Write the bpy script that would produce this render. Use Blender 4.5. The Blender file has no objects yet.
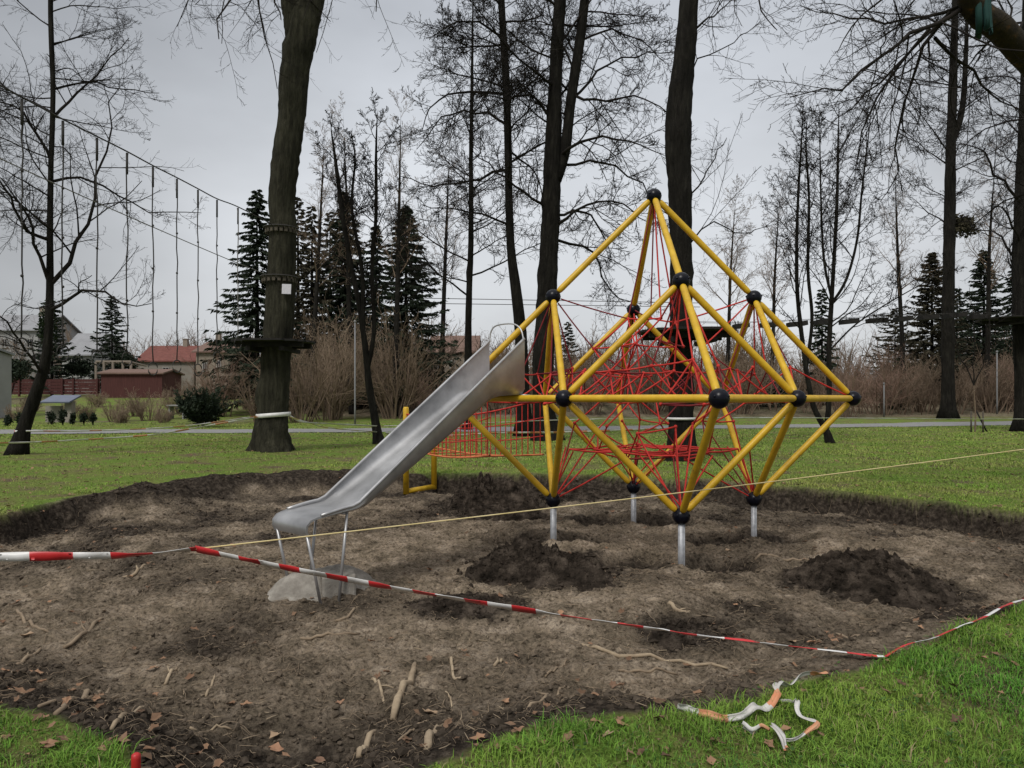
import bpy, math, numpy as np
from mathutils import Vector, Matrix

S = bpy.context.scene
COL = S.collection
F, EY, HX, HY = 722.0, 1.53, 512.0, 398.0      # focal length in pixels, eye height, principal point
PITZ = -0.31                                   # floor of the dug-out pit; the lawn is z = 0

# ------------------------------------------------------------------ camera, sky, sun, exposure
cam_d = bpy.data.cameras.new('camera')
cam = bpy.data.objects.new('camera', cam_d)
COL.objects.link(cam)
S.camera = cam
cam.location = (0, 0, EY)
cam.rotation_euler = (math.radians(90), 0, 0)
cam_d.sensor_width = 36.0
cam_d.lens = F / 1024 * 36
cam_d.shift_y = 14 / 1024
cam_d.clip_start = 0.05
cam_d.clip_end = 3000

SUN_EL, SUN_AZ = math.radians(50), math.radians(205)   # behind the viewer's left shoulder, veiled
world = bpy.data.worlds.new('World')
S.world = world
world.use_nodes = True
wn, wl = world.node_tree.nodes, world.node_tree.links
wn.clear()
wo = wn.new('ShaderNodeOutputWorld')
bg = wn.new('ShaderNodeBackground')
bg.inputs['Strength'].default_value = 0.1
sky = wn.new('ShaderNodeTexSky')
sky.sky_type = 'NISHITA'
sky.sun_disc = False
sky.sun_elevation = SUN_EL
sky.sun_rotation = SUN_AZ
tc = wn.new('ShaderNodeTexCoord')
sep = wn.new('ShaderNodeSeparateXYZ')
wl.new(tc.outputs['Generated'], sep.inputs[0])
# overcast: about three times brighter overhead than low down
el = wn.new('ShaderNodeValToRGB')
el.color_ramp.elements[0].position = 0.0
el.color_ramp.elements[0].color = (0.455, 0.465, 0.475, 1)
el.color_ramp.elements[1].position = 1.0
el.color_ramp.elements[1].color = (1.0, 1.0, 1.0, 1)
e = el.color_ramp.elements.new(0.22); e.color = (0.445, 0.462, 0.485, 1)
e = el.color_ramp.elements.new(0.36); e.color = (0.405, 0.425, 0.455, 1)
e = el.color_ramp.elements.new(0.52); e.color = (0.34, 0.36, 0.395, 1)
e = el.color_ramp.elements.new(0.72); e.color = (0.8, 0.81, 0.83, 1)
wl.new(sep.outputs['Z'], el.inputs[0])
mp = wn.new('ShaderNodeMapping')
mp.inputs['Scale'].default_value = (1.0, 1.0, 2.2)
wl.new(tc.outputs['Generated'], mp.inputs[0])
cn = wn.new('ShaderNodeTexNoise')
cn.inputs['Scale'].default_value = 2.1
cn.inputs['Detail'].default_value = 5
cn.inputs['Roughness'].default_value = 0.5
wl.new(mp.outputs[0], cn.inputs['Vector'])
cr = wn.new('ShaderNodeMapRange')
cr.inputs['From Min'].default_value = 0.3
cr.inputs['From Max'].default_value = 0.7
cr.inputs['To Min'].default_value = 8.8
cr.inputs['To Max'].default_value = 12.6
wl.new(cn.outputs['Fac'], cr.inputs['Value'])
cm = wn.new('ShaderNodeVectorMath'); cm.operation = 'SCALE'
wl.new(el.outputs[0], cm.inputs[0])
# sky brightened ahead of the viewer; the dimmed sides imitate lens vignetting
dt = wn.new('ShaderNodeVectorMath'); dt.operation = 'DOT_PRODUCT'
dt.inputs[1].default_value = (0.06, 0.955, 0.29)
wl.new(tc.outputs['Generated'], dt.inputs[0])
gl_ = wn.new('ShaderNodeMapRange'); gl_.interpolation_type = 'SMOOTHSTEP'
gl_.inputs['From Min'].default_value = 0.76; gl_.inputs['From Max'].default_value = 0.985
gl_.inputs['To Min'].default_value = 0.66; gl_.inputs['To Max'].default_value = 1.10
wl.new(dt.outputs['Value'], gl_.inputs['Value'])
thin = wn.new('ShaderNodeMath'); thin.operation = 'MULTIPLY'
wl.new(cr.outputs[0], thin.inputs[0]); wl.new(gl_.outputs[0], thin.inputs[1])
wl.new(thin.outputs[0], cm.inputs['Scale'])
hs = wn.new('ShaderNodeHueSaturation')
hs.inputs['Saturation'].default_value = 0.35
wl.new(sky.outputs[0], hs.inputs['Color'])
mx = wn.new('ShaderNodeMix'); mx.data_type = 'RGBA'
mx.inputs['Factor'].default_value = 0.92
wl.new(hs.outputs[0], mx.inputs['A'])
wl.new(cm.outputs[0], mx.inputs['B'])
wl.new(mx.outputs['Result'], bg.inputs['Color'])
wl.new(bg.outputs[0], wo.inputs['Surface'])

sun_d = bpy.data.lights.new('sun', 'SUN')
sun_d.energy = 1.5
sun_d.angle = math.radians(18)
sun_d.color = (1.0, 0.96, 0.90)
sun = bpy.data.objects.new('sun', sun_d)
COL.objects.link(sun)
sdir = Vector((math.sin(SUN_AZ) * math.cos(SUN_EL), math.cos(SUN_AZ) * math.cos(SUN_EL), math.sin(SUN_EL)))
sun.rotation_euler = sdir.to_track_quat('Z', 'Y').to_euler()
sun.location = sdir * 60

S.view_settings.view_transform = 'Standard'
S.view_settings.look = 'None'
S.view_settings.exposure = 0.42
S.view_settings.gamma = 1.0
S.view_settings.use_curve_mapping = False
S.render.engine = 'CYCLES'
S.cycles.max_bounces = 5
S.cycles.diffuse_bounces = 2
S.cycles.glossy_bounces = 2
S.cycles.transparent_max_bounces = 4
S.cycles.use_denoising = True
S.render.filter_size = 1.5

# ------------------------------------------------------------------ helpers
def rnd(seed): return np.random.default_rng(seed)

def P(px, py, Y):
    """a picture point of the survey put at its real depth"""
    return np.array([(px - HX) / F * Y, Y, EY + (HY - py) / F * Y])

def G(px, py, z=0.0):
    """where a sight line meets the level z"""
    return P(px, py, F * (EY - z) / (py - HY))

def sst(a, b, x):
    t = np.clip((x - a) / (b - a), 0, 1)
    return t * t * (3 - 2 * t)

def _hash(i, j, seed):
    h = (i.astype(np.int64) * 374761393 + j.astype(np.int64) * 668265263 + seed * 1442695041) & 0x7fffffff
    h = ((h ^ (h >> 13)) * 1274126177) & 0x7fffffff
    return ((h ^ (h >> 16)) & 0xffff) / 65535.0

def vnoise(x, y, seed=0):
    i, j = np.floor(x), np.floor(y)
    u, v = x - i, y - j
    u, v = u * u * (3 - 2 * u), v * v * (3 - 2 * v)
    a, b = _hash(i, j, seed), _hash(i + 1, j, seed)
    c, d = _hash(i, j + 1, seed), _hash(i + 1, j + 1, seed)
    return (a + (b - a) * u) * (1 - v) + (c + (d - c) * u) * v

def fbm(x, y, f, octs=4, seed=0):
    s = 0; a = 0.5; t = 0
    for o in range(octs):
        s = s + a * vnoise(x * f + 13.7 * o, y * f - 7.1 * o, seed + o); t += a
        f *= 2.03; a *= 0.55
    return s / t - 0.5

def link(o, parent=None):
    COL.objects.link(o)
    if parent is not None: o.parent = parent
    return o

def tag(o, label=None, cat=None, group=None, kind=None):
    if label: o['label'] = label
    if cat: o['category'] = cat
    if group: o['group'] = group
    if kind: o['kind'] = kind
    return o

def empty(name, loc, label, cat, group=None, rz=0):
    o = bpy.data.objects.new(name, None)
    o.location = [float(c) for c in loc]; o.rotation_euler = (0, 0, rz); o.empty_display_size = 0.2
    link(o)
    return tag(o, label, cat, group)

class MB:
    def __init__(s): s.v = []; s.q = []; s.t = []; s.qm = []; s.tm = []; s.n = 0; s.tint = []
    def add(s, v, q=None, t=None, m=0, tint=None):
        v = np.asarray(v, float).reshape(-1, 3)
        s.v.append(v)
        if q is not None and len(q):
            q = np.asarray(q, int).reshape(-1, 4); s.q.append(q + s.n); s.qm.append(np.full(len(q), m) if np.isscalar(m) else np.asarray(m))
        if t is not None and len(t):
            t = np.asarray(t, int).reshape(-1, 3); s.t.append(t + s.n); s.tm.append(np.full(len(t), m) if np.isscalar(m) else np.asarray(m))
        if tint is not None: s.tint.append(np.asarray(tint, float).reshape(-1, 3))
        s.n += len(v)
        return s
    def box(s, c, size, rz=0, m=0, rx=0, ry=0):
        hx, hy, hz = np.array(size) / 2
        v = np.array([[x, y, z] for z in (-hz, hz) for y in (-hy, hy) for x in (-hx, hx)])
        R = np.array(Matrix.Rotation(rz, 3, 'Z') @ Matrix.Rotation(ry, 3, 'Y') @ Matrix.Rotation(rx, 3, 'X'))
        v = v @ R.T + np.asarray(c, float)
        return s.add(v, [[0, 2, 3, 1], [4, 5, 7, 6], [0, 1, 5, 4], [2, 6, 7, 3], [0, 4, 6, 2], [1, 3, 7, 5]], m=m)
    def tubes(s, pts, rad, S=6, caps=True, m=0, rough=0, rg=None, flute=None):
        """pts (N,K,3), rad (N,K): N tubes of K rings"""
        pts = np.asarray(pts, float)
        if pts.ndim == 2: pts = pts[None]
        N, K = pts.shape[:2]
        rad = np.broadcast_to(np.asarray(rad, float), (N, K))
        t = np.empty_like(pts)
        t[:, 1:-1] = pts[:, 2:] - pts[:, :-2]; t[:, 0] = pts[:, 1] - pts[:, 0]; t[:, -1] = pts[:, -1] - pts[:, -2]
        t /= np.linalg.norm(t, axis=2, keepdims=True) + 1e-9
        tm = t.mean(1); ref = np.where((np.abs(tm[:, 2:3]) > 0.7), np.array([[1., 0, 0]]), np.array([[0, 0, 1.]]))
        a = np.cross(t, ref[:, None, :]); a /= np.linalg.norm(a, axis=2, keepdims=True) + 1e-9
        b = np.cross(t, a)
        th = np.arange(S) * 2 * math.pi / S
        r = np.repeat(rad[:, :, None], S, 2)
        if rough: r = r * (1 + rough * (rg.random((N, K, S)) - 0.5))
        if flute is not None: r = r * flute(np.arange(K)[None, :, None] / (K - 1), th[None, None, :])
        v = pts[:, :, None, :] + r[..., None] * (np.cos(th)[None, None, :, None] * a[:, :, None, :] + np.sin(th)[None, None, :, None] * b[:, :, None, :])
        idx = np.arange(N * K * S).reshape(N, K, S)
        j = (np.arange(S) + 1) % S
        q = np.stack([idx[:, :-1, :], idx[:, :-1][:, :, j], idx[:, 1:][:, :, j], idx[:, 1:, :]], -1).reshape(-1, 4)
        v = v.reshape(-1, 3)
        tr = []
        if caps:
            v = np.concatenate([v, pts[:, 0], pts[:, -1]])
            c0 = N * K * S + np.arange(N); c1 = c0 + N
            tr = np.concatenate([
                np.stack([np.repeat(c0[:, None], S, 1), idx[:, 0][:, j], idx[:, 0]], -1).reshape(-1, 3),
                np.stack([np.repeat(c1[:, None], S, 1), idx[:, -1], idx[:, -1][:, j]], -1).reshape(-1, 3)])
        return s.add(v, q, tr, m=m)
    def bar(s, a, b, r, S=8, m=0):
        return s.tubes(np.array([a, b], float), np.array([[r, r]]), S, True, m)
    def ball(s, c, r, seg=14, rings=8, sx=1, sy=1, sz=1, m=0):
        v = []
        for i in range(rings + 1):
            ph = math.pi * i / rings
            for k in range(seg):
                th = 2 * math.pi * k / seg
                v.append([r * sx * math.sin(ph) * math.cos(th), r * sy * math.sin(ph) * math.sin(th), r * sz * math.cos(ph)])
        idx = np.arange((rings + 1) * seg).reshape(rings + 1, seg); j = (np.arange(seg) + 1) % seg
        q = np.stack([idx[:-1], idx[1:], idx[1:][:, j], idx[:-1][:, j]], -1).reshape(-1, 4)
        return s.add(np.array(v) + np.asarray(c, float), q, m=m)
    def build(s, name, mats, parent=None, smooth=True, origin=None):
        v = np.concatenate(s.v)
        if origin is not None: v = v - np.asarray(origin, float)
        Q = np.concatenate(s.q) if s.q else np.zeros((0, 4), int)
        T = np.concatenate(s.t) if s.t else np.zeros((0, 3), int)
        me = bpy.data.meshes.new(name)
        me.vertices.add(len(v)); me.vertices.foreach_set('co', v.astype(np.float32).ravel())
        me.loops.add(Q.size + T.size)
        me.loops.foreach_set('vertex_index', np.concatenate([Q.ravel(), T.ravel()]).astype(np.int32))
        me.polygons.add(len(Q) + len(T))
        st = np.concatenate([np.arange(len(Q)) * 4, Q.size + np.arange(len(T)) * 3]).astype(np.int32)
        me.polygons.foreach_set('loop_start', st)
        mi = np.concatenate(s.qm + s.tm) if (s.qm or s.tm) else np.zeros(0)
        me.polygons.foreach_set('material_index', mi.astype(np.int32))
        me.polygons.foreach_set('use_smooth', np.full(len(Q) + len(T), bool(smooth)))
        for mt in (mats if isinstance(mats, (list, tuple)) else [mats]): me.materials.append(mt)
        if s.tint:
            at = me.attributes.new('tint', 'FLOAT_COLOR', 'POINT')
            c = np.concatenate(s.tint); c = np.concatenate([c, np.ones((len(c), 1))], 1)
            at.data.foreach_set('color', c.astype(np.float32).ravel())
        me.update(calc_edges=True)
        me.validate()
        o = bpy.data.objects.new(name, me)
        link(o, parent)
        if origin is not None and parent is None: o.location = [float(c) for c in origin]
        return o

def child(mb, name, mats, root, smooth=True):
    """a part of a thing: world coordinates are turned into the thing's own"""
    M = np.array(root.matrix_basis.inverted())
    mb.v = [v @ M[:3, :3].T + M[:3, 3] for v in mb.v]
    return mb.build(name, mats, root, smooth)

def copy_tree(o, parent=None):
    c = o.copy(); COL.objects.link(c)
    if parent is not None: c.parent = parent
    for ch in list(o.children): copy_tree(ch, c)
    return c

def resample(pts, K):
    pts = np.asarray(pts, float)
    d = np.concatenate([[0], np.cumsum(np.linalg.norm(np.diff(pts[:, :3], axis=0), axis=1))])
    t = np.linspace(0, d[-1], K)
    return np.stack([np.interp(t, d, pts[:, i]) for i in range(pts.shape[1])], 1)

def smooth_line(pts, K):
    p = np.asarray(pts, float)
    if len(p) < 3: return resample(p, K)
    e = np.concatenate([[2 * p[0] - p[1]], p, [2 * p[-1] - p[-2]]])
    out = []
    for i in range(len(p) - 1):
        a, b, c, d = e[i:i + 4]
        for t in np.linspace(0, 1, 8, endpoint=False):
            out.append(0.5 * ((2 * b) + (c - a) * t + (2 * a - 5 * b + 4 * c - d) * t * t + (3 * b - a - 3 * c + d) * t ** 3))
    out.append(p[-1])
    return resample(np.array(out), K)

# ------------------------------------------------------------------ materials
def nmat(name, ramp, scale=5.0, rough=0.8, bump=None, metal=0.0, stretch=(1, 1, 1), detail=5, spec=0.3, tint=False, scale2=None):
    m = bpy.data.materials.new(name); m.use_nodes = True
    nd, ln = m.node_tree.nodes, m.node_tree.links
    b = nd['Principled BSDF']
    b.inputs['Roughness'].default_value = rough
    b.inputs['Metallic'].default_value = metal
    b.inputs['Specular IOR Level'].default_value = spec
    tc = nd.new('ShaderNodeTexCoord'); mp = nd.new('ShaderNodeMapping')
    mp.inputs['Scale'].default_value = stretch
    ln.new(tc.outputs['Object'], mp.inputs[0])
    n = nd.new('ShaderNodeTexNoise'); n.inputs['Scale'].default_value = scale; n.inputs['Detail'].default_value = detail
    n.inputs['Roughness'].default_value = 0.62
    ln.new(mp.outputs[0], n.inputs['Vector'])
    r = nd.new('ShaderNodeValToRGB')
    els = r.color_ramp.elements
    while len(els) < len(ramp): els.new(0.5)
    for e, (p, c) in zip(els, ramp): e.position = p; e.color = (*c, 1)
    ln.new(n.outputs['Fac'], r.inputs[0])
    out = r.outputs[0]
    if scale2:
        n2 = nd.new('ShaderNodeTexNoise'); n2.inputs['Scale'].default_value = scale2; n2.inputs['Detail'].default_value = 3
        ln.new(tc.outputs['Object'], n2.inputs['Vector'])
        mr = nd.new('ShaderNodeMapRange'); mr.inputs['From Min'].default_value = 0.3; mr.inputs['From Max'].default_value = 0.7
        mr.inputs['To Min'].default_value = 0.7; mr.inputs['To Max'].default_value = 1.25
        ln.new(n2.outputs['Fac'], mr.inputs['Value'])
        vm = nd.new('ShaderNodeVectorMath'); vm.operation = 'SCALE'
        ln.new(out, vm.inputs[0]); ln.new(mr.outputs[0], vm.inputs['Scale']); out = vm.outputs[0]
    if tint:
        a = nd.new('ShaderNodeAttribute'); a.attribute_name = 'tint'
        vm = nd.new('ShaderNodeVectorMath'); vm.operation = 'MULTIPLY'
        ln.new(out, vm.inputs[0]); ln.new(a.outputs['Color'], vm.inputs[1]); out = vm.outputs[0]
    ln.new(out, b.inputs['Base Color'])
    if bump:
        n3 = nd.new('ShaderNodeTexNoise'); n3.inputs['Scale'].default_value = bump[0]; n3.inputs['Detail'].default_value = 6
        n3.inputs['Roughness'].default_value = 0.65
        ln.new(mp.outputs[0], n3.inputs['Vector'])
        bp = nd.new('ShaderNodeBump'); bp.inputs['Strength'].default_value = bump[1]; bp.inputs['Distance'].default_value = bump[2]
        ln.new(n3.outputs['Fac'], bp.inputs['Height']); ln.new(bp.outputs[0], b.inputs['Normal'])
    return m

def flat2(c, k=0.82): return [(0.3, tuple(x * k for x in c)), (0.7, c)]

M = {}
M['bark'] = nmat('bark', [(0.3, (0.010, 0.009, 0.008)), (0.55, (0.021, 0.019, 0.016)), (0.75, (0.040, 0.037, 0.030))], 11, 0.95, (14, 1.0, 0.12), stretch=(1, 1, 0.16), scale2=1.4, spec=0.1, detail=9)
M['bark_moss'] = nmat('bark_moss', [(0.3, (0.020, 0.019, 0.014)), (0.52, (0.042, 0.040, 0.028)), (0.75, (0.075, 0.071, 0.050))], 10, 0.95, (13, 1.0, 0.13), stretch=(1, 1, 0.16), scale2=1.3, spec=0.1, detail=9)
M['twig'] = nmat('twig', [(0.3, (0.012, 0.010, 0.009)), (0.7, (0.028, 0.024, 0.021))], 3, 0.9, spec=0.1)
M['twig_pale'] = nmat('twig_pale', [(0.3, (0.20, 0.15, 0.108)), (0.7, (0.33, 0.25, 0.18))], 0.8, 0.9, spec=0.1)
M['twig_mid'] = nmat('twig_mid', [(0.3, (0.125, 0.090, 0.066)), (0.7, (0.24, 0.178, 0.128))], 0.8, 0.9, spec=0.1)
M['twig_pink'] = nmat('twig_pink', [(0.3, (0.19, 0.122, 0.095)), (0.7, (0.34, 0.225, 0.175))], 0.8, 0.9, spec=0.1)
M['needle'] = nmat('needle', [(0.3, (0.014, 0.022, 0.014)), (0.55, (0.028, 0.039, 0.024)), (0.75, (0.05, 0.06, 0.038))], 1.6, 0.85, spec=0.15)
M['needle_brown'] = nmat('needle_brown', [(0.3, (0.035, 0.034, 0.022)), (0.7, (0.085, 0.075, 0.05))], 1.4, 0.9, spec=0.1)
M['ivy'] = nmat('ivy', [(0.3, (0.014, 0.026, 0.012)), (0.7, (0.045, 0.065, 0.03))], 4, 0.6)
M['yellow'] = nmat('yellow_paint', [(0.28, (0.30, 0.20, 0.035)), (0.36, (0.55, 0.33, 0.014)), (0.6, (0.66, 0.415, 0.020)), (0.75, (0.70, 0.455, 0.035))], 6.5, 0.42, (120, 0.05, 0.002), spec=0.45)
M['black'] = nmat('black_plastic', flat2((0.004, 0.0045, 0.010)), 9, 0.30, (40, 0.08, 0.003), spec=0.22)
M['galv'] = nmat('galvanised', [(0.35, (0.34, 0.35, 0.37)), (0.65, (0.52, 0.53, 0.55))], 14, 0.5, metal=0.35)
M['rope_red'] = nmat('red_rope', [(0.3, (0.40, 0.022, 0.020)), (0.7, (0.64, 0.055, 0.042))], 9, 0.75, (260, 0.4, 0.004))
M['rope_wine'] = nmat('wine_rope', [(0.3, (0.14, 0.014, 0.02)), (0.7, (0.25, 0.03, 0.035))], 9, 0.8)
M['rope_orange'] = nmat('orange_rope', [(0.3, (0.55, 0.13, 0.05)), (0.7, (0.72, 0.25, 0.10))], 6, 0.8)
M['steel'] = nmat('brushed_steel', [(0.32, (0.36, 0.36, 0.365)), (0.5, (0.47, 0.47, 0.475)), (0.7, (0.56, 0.56, 0.565))], 3.5, 0.42, (60, 0.05, 0.002), metal=0.7, stretch=(1, 1, 1), scale2=1.3)
M['concrete'] = nmat('concrete', [(0.3, (0.19, 0.172, 0.148)), (0.7, (0.36, 0.335, 0.295))], 8, 0.95, (30, 0.6, 0.02))
M['wood_dark'] = nmat('wet_wood', [(0.3, (0.010, 0.009, 0.009)), (0.7, (0.026, 0.023, 0.021))], 5, 0.85, (20, 0.5, 0.01))
M['wood_grey'] = nmat('grey_wood', [(0.3, (0.05, 0.043, 0.034)), (0.7, (0.115, 0.098, 0.076))], 8, 0.9, (20, 0.5, 0.01))
M['rope_dark'] = nmat('dark_rope', flat2((0.05, 0.047, 0.044)), 8, 0.9)
M['rope_grey'] = nmat('grey_rope', flat2((0.20, 0.19, 0.18)), 8, 0.9)
M['cord'] = nmat('pale_cord', [(0.3, (0.62, 0.50, 0.22)), (0.7, (0.78, 0.66, 0.38))], 3, 0.7)
M['tape_red'] = nmat('tape_red', flat2((0.62, 0.03, 0.035)), 6, 0.4, spec=0.5)
M['tape_white'] = nmat('tape_white', flat2((0.78, 0.77, 0.76)), 6, 0.4, spec=0.5)
M['tape_orange'] = nmat('tape_faded', [(0.3, (0.58, 0.20, 0.09)), (0.7, (0.62, 0.36, 0.22))], 9, 0.5)
M['tape_faded'] = nmat('tape_weathered_white', [(0.3, (0.45, 0.43, 0.40)), (0.7, (0.66, 0.65, 0.63))], 9, 0.5)
M['paper'] = nmat('paper', flat2((0.70, 0.68, 0.74)), 20, 0.7)
M['asphalt'] = nmat('asphalt', [(0.3, (0.20, 0.20, 0.20)), (0.7, (0.27, 0.265, 0.26))], 3, 0.9, (60, 0.3, 0.01))
M['stick'] = nmat('stick', [(0.3, (0.17, 0.125, 0.085)), (0.7, (0.31, 0.24, 0.165))], 12, 0.9, (50, 0.5, 0.004))
M['stick_pale'] = nmat('stick_pale', [(0.3, (0.22, 0.165, 0.11)), (0.7, (0.42, 0.335, 0.23))], 12, 0.85, (50, 0.5, 0.004))
M['leaf'] = nmat('dead_leaf', [(0.3, (0.25, 0.13, 0.075)), (0.7, (0.42, 0.25, 0.16))], 14, 0.85, (60, 0.4, 0.003))
M['leaf_dark'] = nmat('dark_dead_leaf', [(0.3, (0.13, 0.075, 0.048)), (0.7, (0.26, 0.16, 0.105))], 14, 0.85, (60, 0.4, 0.003))
M['leaf_tan'] = nmat('tan_dead_leaf', [(0.3, (0.28, 0.19, 0.12)), (0.7, (0.45, 0.33, 0.22))], 14, 0.85, (60, 0.4, 0.003))
M['leaf_mix'] = nmat('dead_leaf_mix', [(0.3, (0.7, 0.7, 0.7)), (0.7, (1, 1, 1))], 14, 0.9, tint=True)
M['grass'] = nmat('grass_blade', [(0.3, (0.75, 0.75, 0.75)), (0.7, (1.05, 1.05, 1.05))], 1.2, 0.75, tint=True, spec=0.2)
M['clod'] = nmat('soil_clod', [(0.3, (0.75, 0.75, 0.75)), (0.7, (1.1, 1.1, 1.1))], 20, 1.0, (60, 0.6, 0.01), tint=True, spec=0.05)
M['soil_dark'] = nmat('fresh_soil', [(0.34, (0.016, 0.013, 0.010)), (0.48, (0.047, 0.037, 0.029)), (0.70, (0.135, 0.108, 0.085))], 6, 1.0, (24, 1.0, 0.06), spec=0.05, scale2=2.2, stretch=(1, 1, 1.6), detail=9)
M['peg'] = nmat('red_plastic', flat2((0.50, 0.02, 0.02)), 6, 0.45, spec=0.5)
M['strap'] = nmat('green_webbing', flat2((0.012, 0.050, 0.045)), 12, 0.8)
M['plaster'] = nmat('plaster', flat2((0.30, 0.275, 0.24), 0.8), 1.5, 0.9)
M['white_wall'] = nmat('white_wall', flat2((0.36, 0.36, 0.355), 0.85), 1.2, 0.85)
M['beige_wall'] = nmat('beige_wall', flat2((0.30, 0.255, 0.205), 0.8), 1.2, 0.9)
M['red_tile'] = nmat('red_tile', [(0.3, (0.13, 0.045, 0.036)), (0.7, (0.20, 0.075, 0.060))], 2.2, 0.8, (6, 0.4, 0.03), stretch=(1, 1, 3))
M['shed_red'] = nmat('red_boards', [(0.3, (0.060, 0.021, 0.020)), (0.7, (0.10, 0.037, 0.033))], 2.5, 0.85, stretch=(4, 4, 0.3))
M['roof_brown'] = nmat('brown_felt', flat2((0.20, 0.13, 0.105), 0.75), 2, 0.9)
M['roof_grey'] = nmat('grey_sheet', flat2((0.30, 0.305, 0.32), 0.8), 1.2, 0.6)
M['roof_blue'] = nmat('blue_grey_sheet', flat2((0.16, 0.18, 0.24), 0.8), 2, 0.6)
M['glass'] = nmat('window_glass', flat2((0.02, 0.023, 0.028)), 2, 0.12, spec=0.6)
M['trim'] = nmat('white_trim', flat2((0.36, 0.355, 0.34), 0.9), 3, 0.7)
M['orange_fungus'] = nmat('mossy_bark', [(0.3, (0.014, 0.011, 0.009)), (0.58, (0.035, 0.026, 0.014)), (0.78, (0.15, 0.065, 0.02))], 9, 0.95, (14, 0.8, 0.03))
M['pole'] = nmat('weathered_pole', flat2((0.22, 0.22, 0.225)), 6, 0.7)

# ------------------------------------------------------------------ the ground: lawn with a dug-out pit
far_edge = [G(*p)[:2] for p in [(0, 514), (60, 501), (130, 489), (200, 480), (250, 476), (300, 474), (350, 472), (400, 472), (460, 473), (530, 473), (600, 475), (660, 478),
                                (720, 480), (790, 487), (860, 492), (940, 500), (1024, 511)]]
near_edge = [G(*p)[:2] for p in [(1024, 604), (985, 618), (940, 638), (890, 655), (845, 672), (800, 686), (760, 702), (700, 712), (640, 714), (580, 722), (520, 738), (470, 754), (430, 772)]]
left_edge = [G(*p)[:2] for p in [(135, 772), (100, 748), (75, 733), (40, 712), (0, 706)]]
pit_poly = np.array(far_edge + [(8.3, 8.6), (7.9, 7.0), (6.0, 6.0)] + near_edge + [(-0.35, 2.5), (-1.2, 2.55)] + left_edge + [(-3.6, 4.0), (-5.4, 5.2), (-7.4, 6.6), (-7.9, 8.4)])

heaps = [(*G(537, 574, PITZ)[:2], .95), (*G(486, 508, PITZ)[:2], 1.15), (*G(872, 584, PITZ)[:2], .85), (*G(466, 607, PITZ)[:2], .5), (*G(684, 640, PITZ)[:2], .34), (*G(575, 497, PITZ)[:2], .9)]

def pit_sd(x, y):
    """signed distance to the outline of the pit, positive inside"""
    shp = x.shape; x = x.ravel(); y = y.ravel()
    d = np.full(x.shape, 1e9); ins = np.zeros(x.shape, bool)
    n = len(pit_poly)
    for i in range(n):
        a, b = pit_poly[i], pit_poly[(i + 1) % n]
        e = b - a
        t = np.clip(((x - a[0]) * e[0] + (y - a[1]) * e[1]) / (e @ e), 0, 1)
        d = np.minimum(d, np.hypot(x - a[0] - t * e[0], y - a[1] - t * e[1]))
        c = (a[1] > y) != (b[1] > y)
        xi = a[0] + (y - a[1]) * e[0] / (e[1] if abs(e[1]) > 1e-9 else 1e-9)
        ins ^= c & (x < xi)
    sd = np.where(ins, d, -d)
    k = sst(2, 9, y)
    sd += (0.10 + 0.16 * k) * 2 * fbm(x, y, 1.6, 3, 5) + 0.05 * fbm(x, y, 9, 2, 6)
    return sd.reshape(shp)

OCT = np.array([1.79, 9.10]); OA = 2.55; OTH = 0.035          # the climbing frame: centre, half diagonal, turn
ex = np.array([math.cos(OTH), math.sin(OTH), 0]); ey = np.array([-math.sin(OTH), math.cos(OTH), 0]); ez = np.array([0, 0, 1.])
OC = np.array([OCT[0], OCT[1], EY - 0.005])
def ON(i, j, k): return OC + OA * (i * ex + j * ey + k * ez)
feet = [ON(0, -.5, -.5), ON(.5, 0, -.5), ON(0, .5, -.5), ON(-.5, 0, -.5)]
holes = [(f[0] - 0.40, f[1] + 0.16, 0.30, 0.20) for f in feet] + [(f[0] + 0.44, f[1] + 0.10, 0.32, 0.17) for f in feet]
holes += [(*G(690, 632, PITZ)[:2], 0.22, 0.06)]
lumps = [(*G(315, 592, PITZ)[:2], 0.55, 0.05), (*G(870, 545, PITZ)[:2], 0.9, 0.06), (*G(230, 560, PITZ)[:2], 1.6, 0.06),
         (*G(960, 560, PITZ)[:2], 0.8, 0.08), (*G(640, 600, PITZ)[:2], 0.5, 0.05)]

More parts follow.
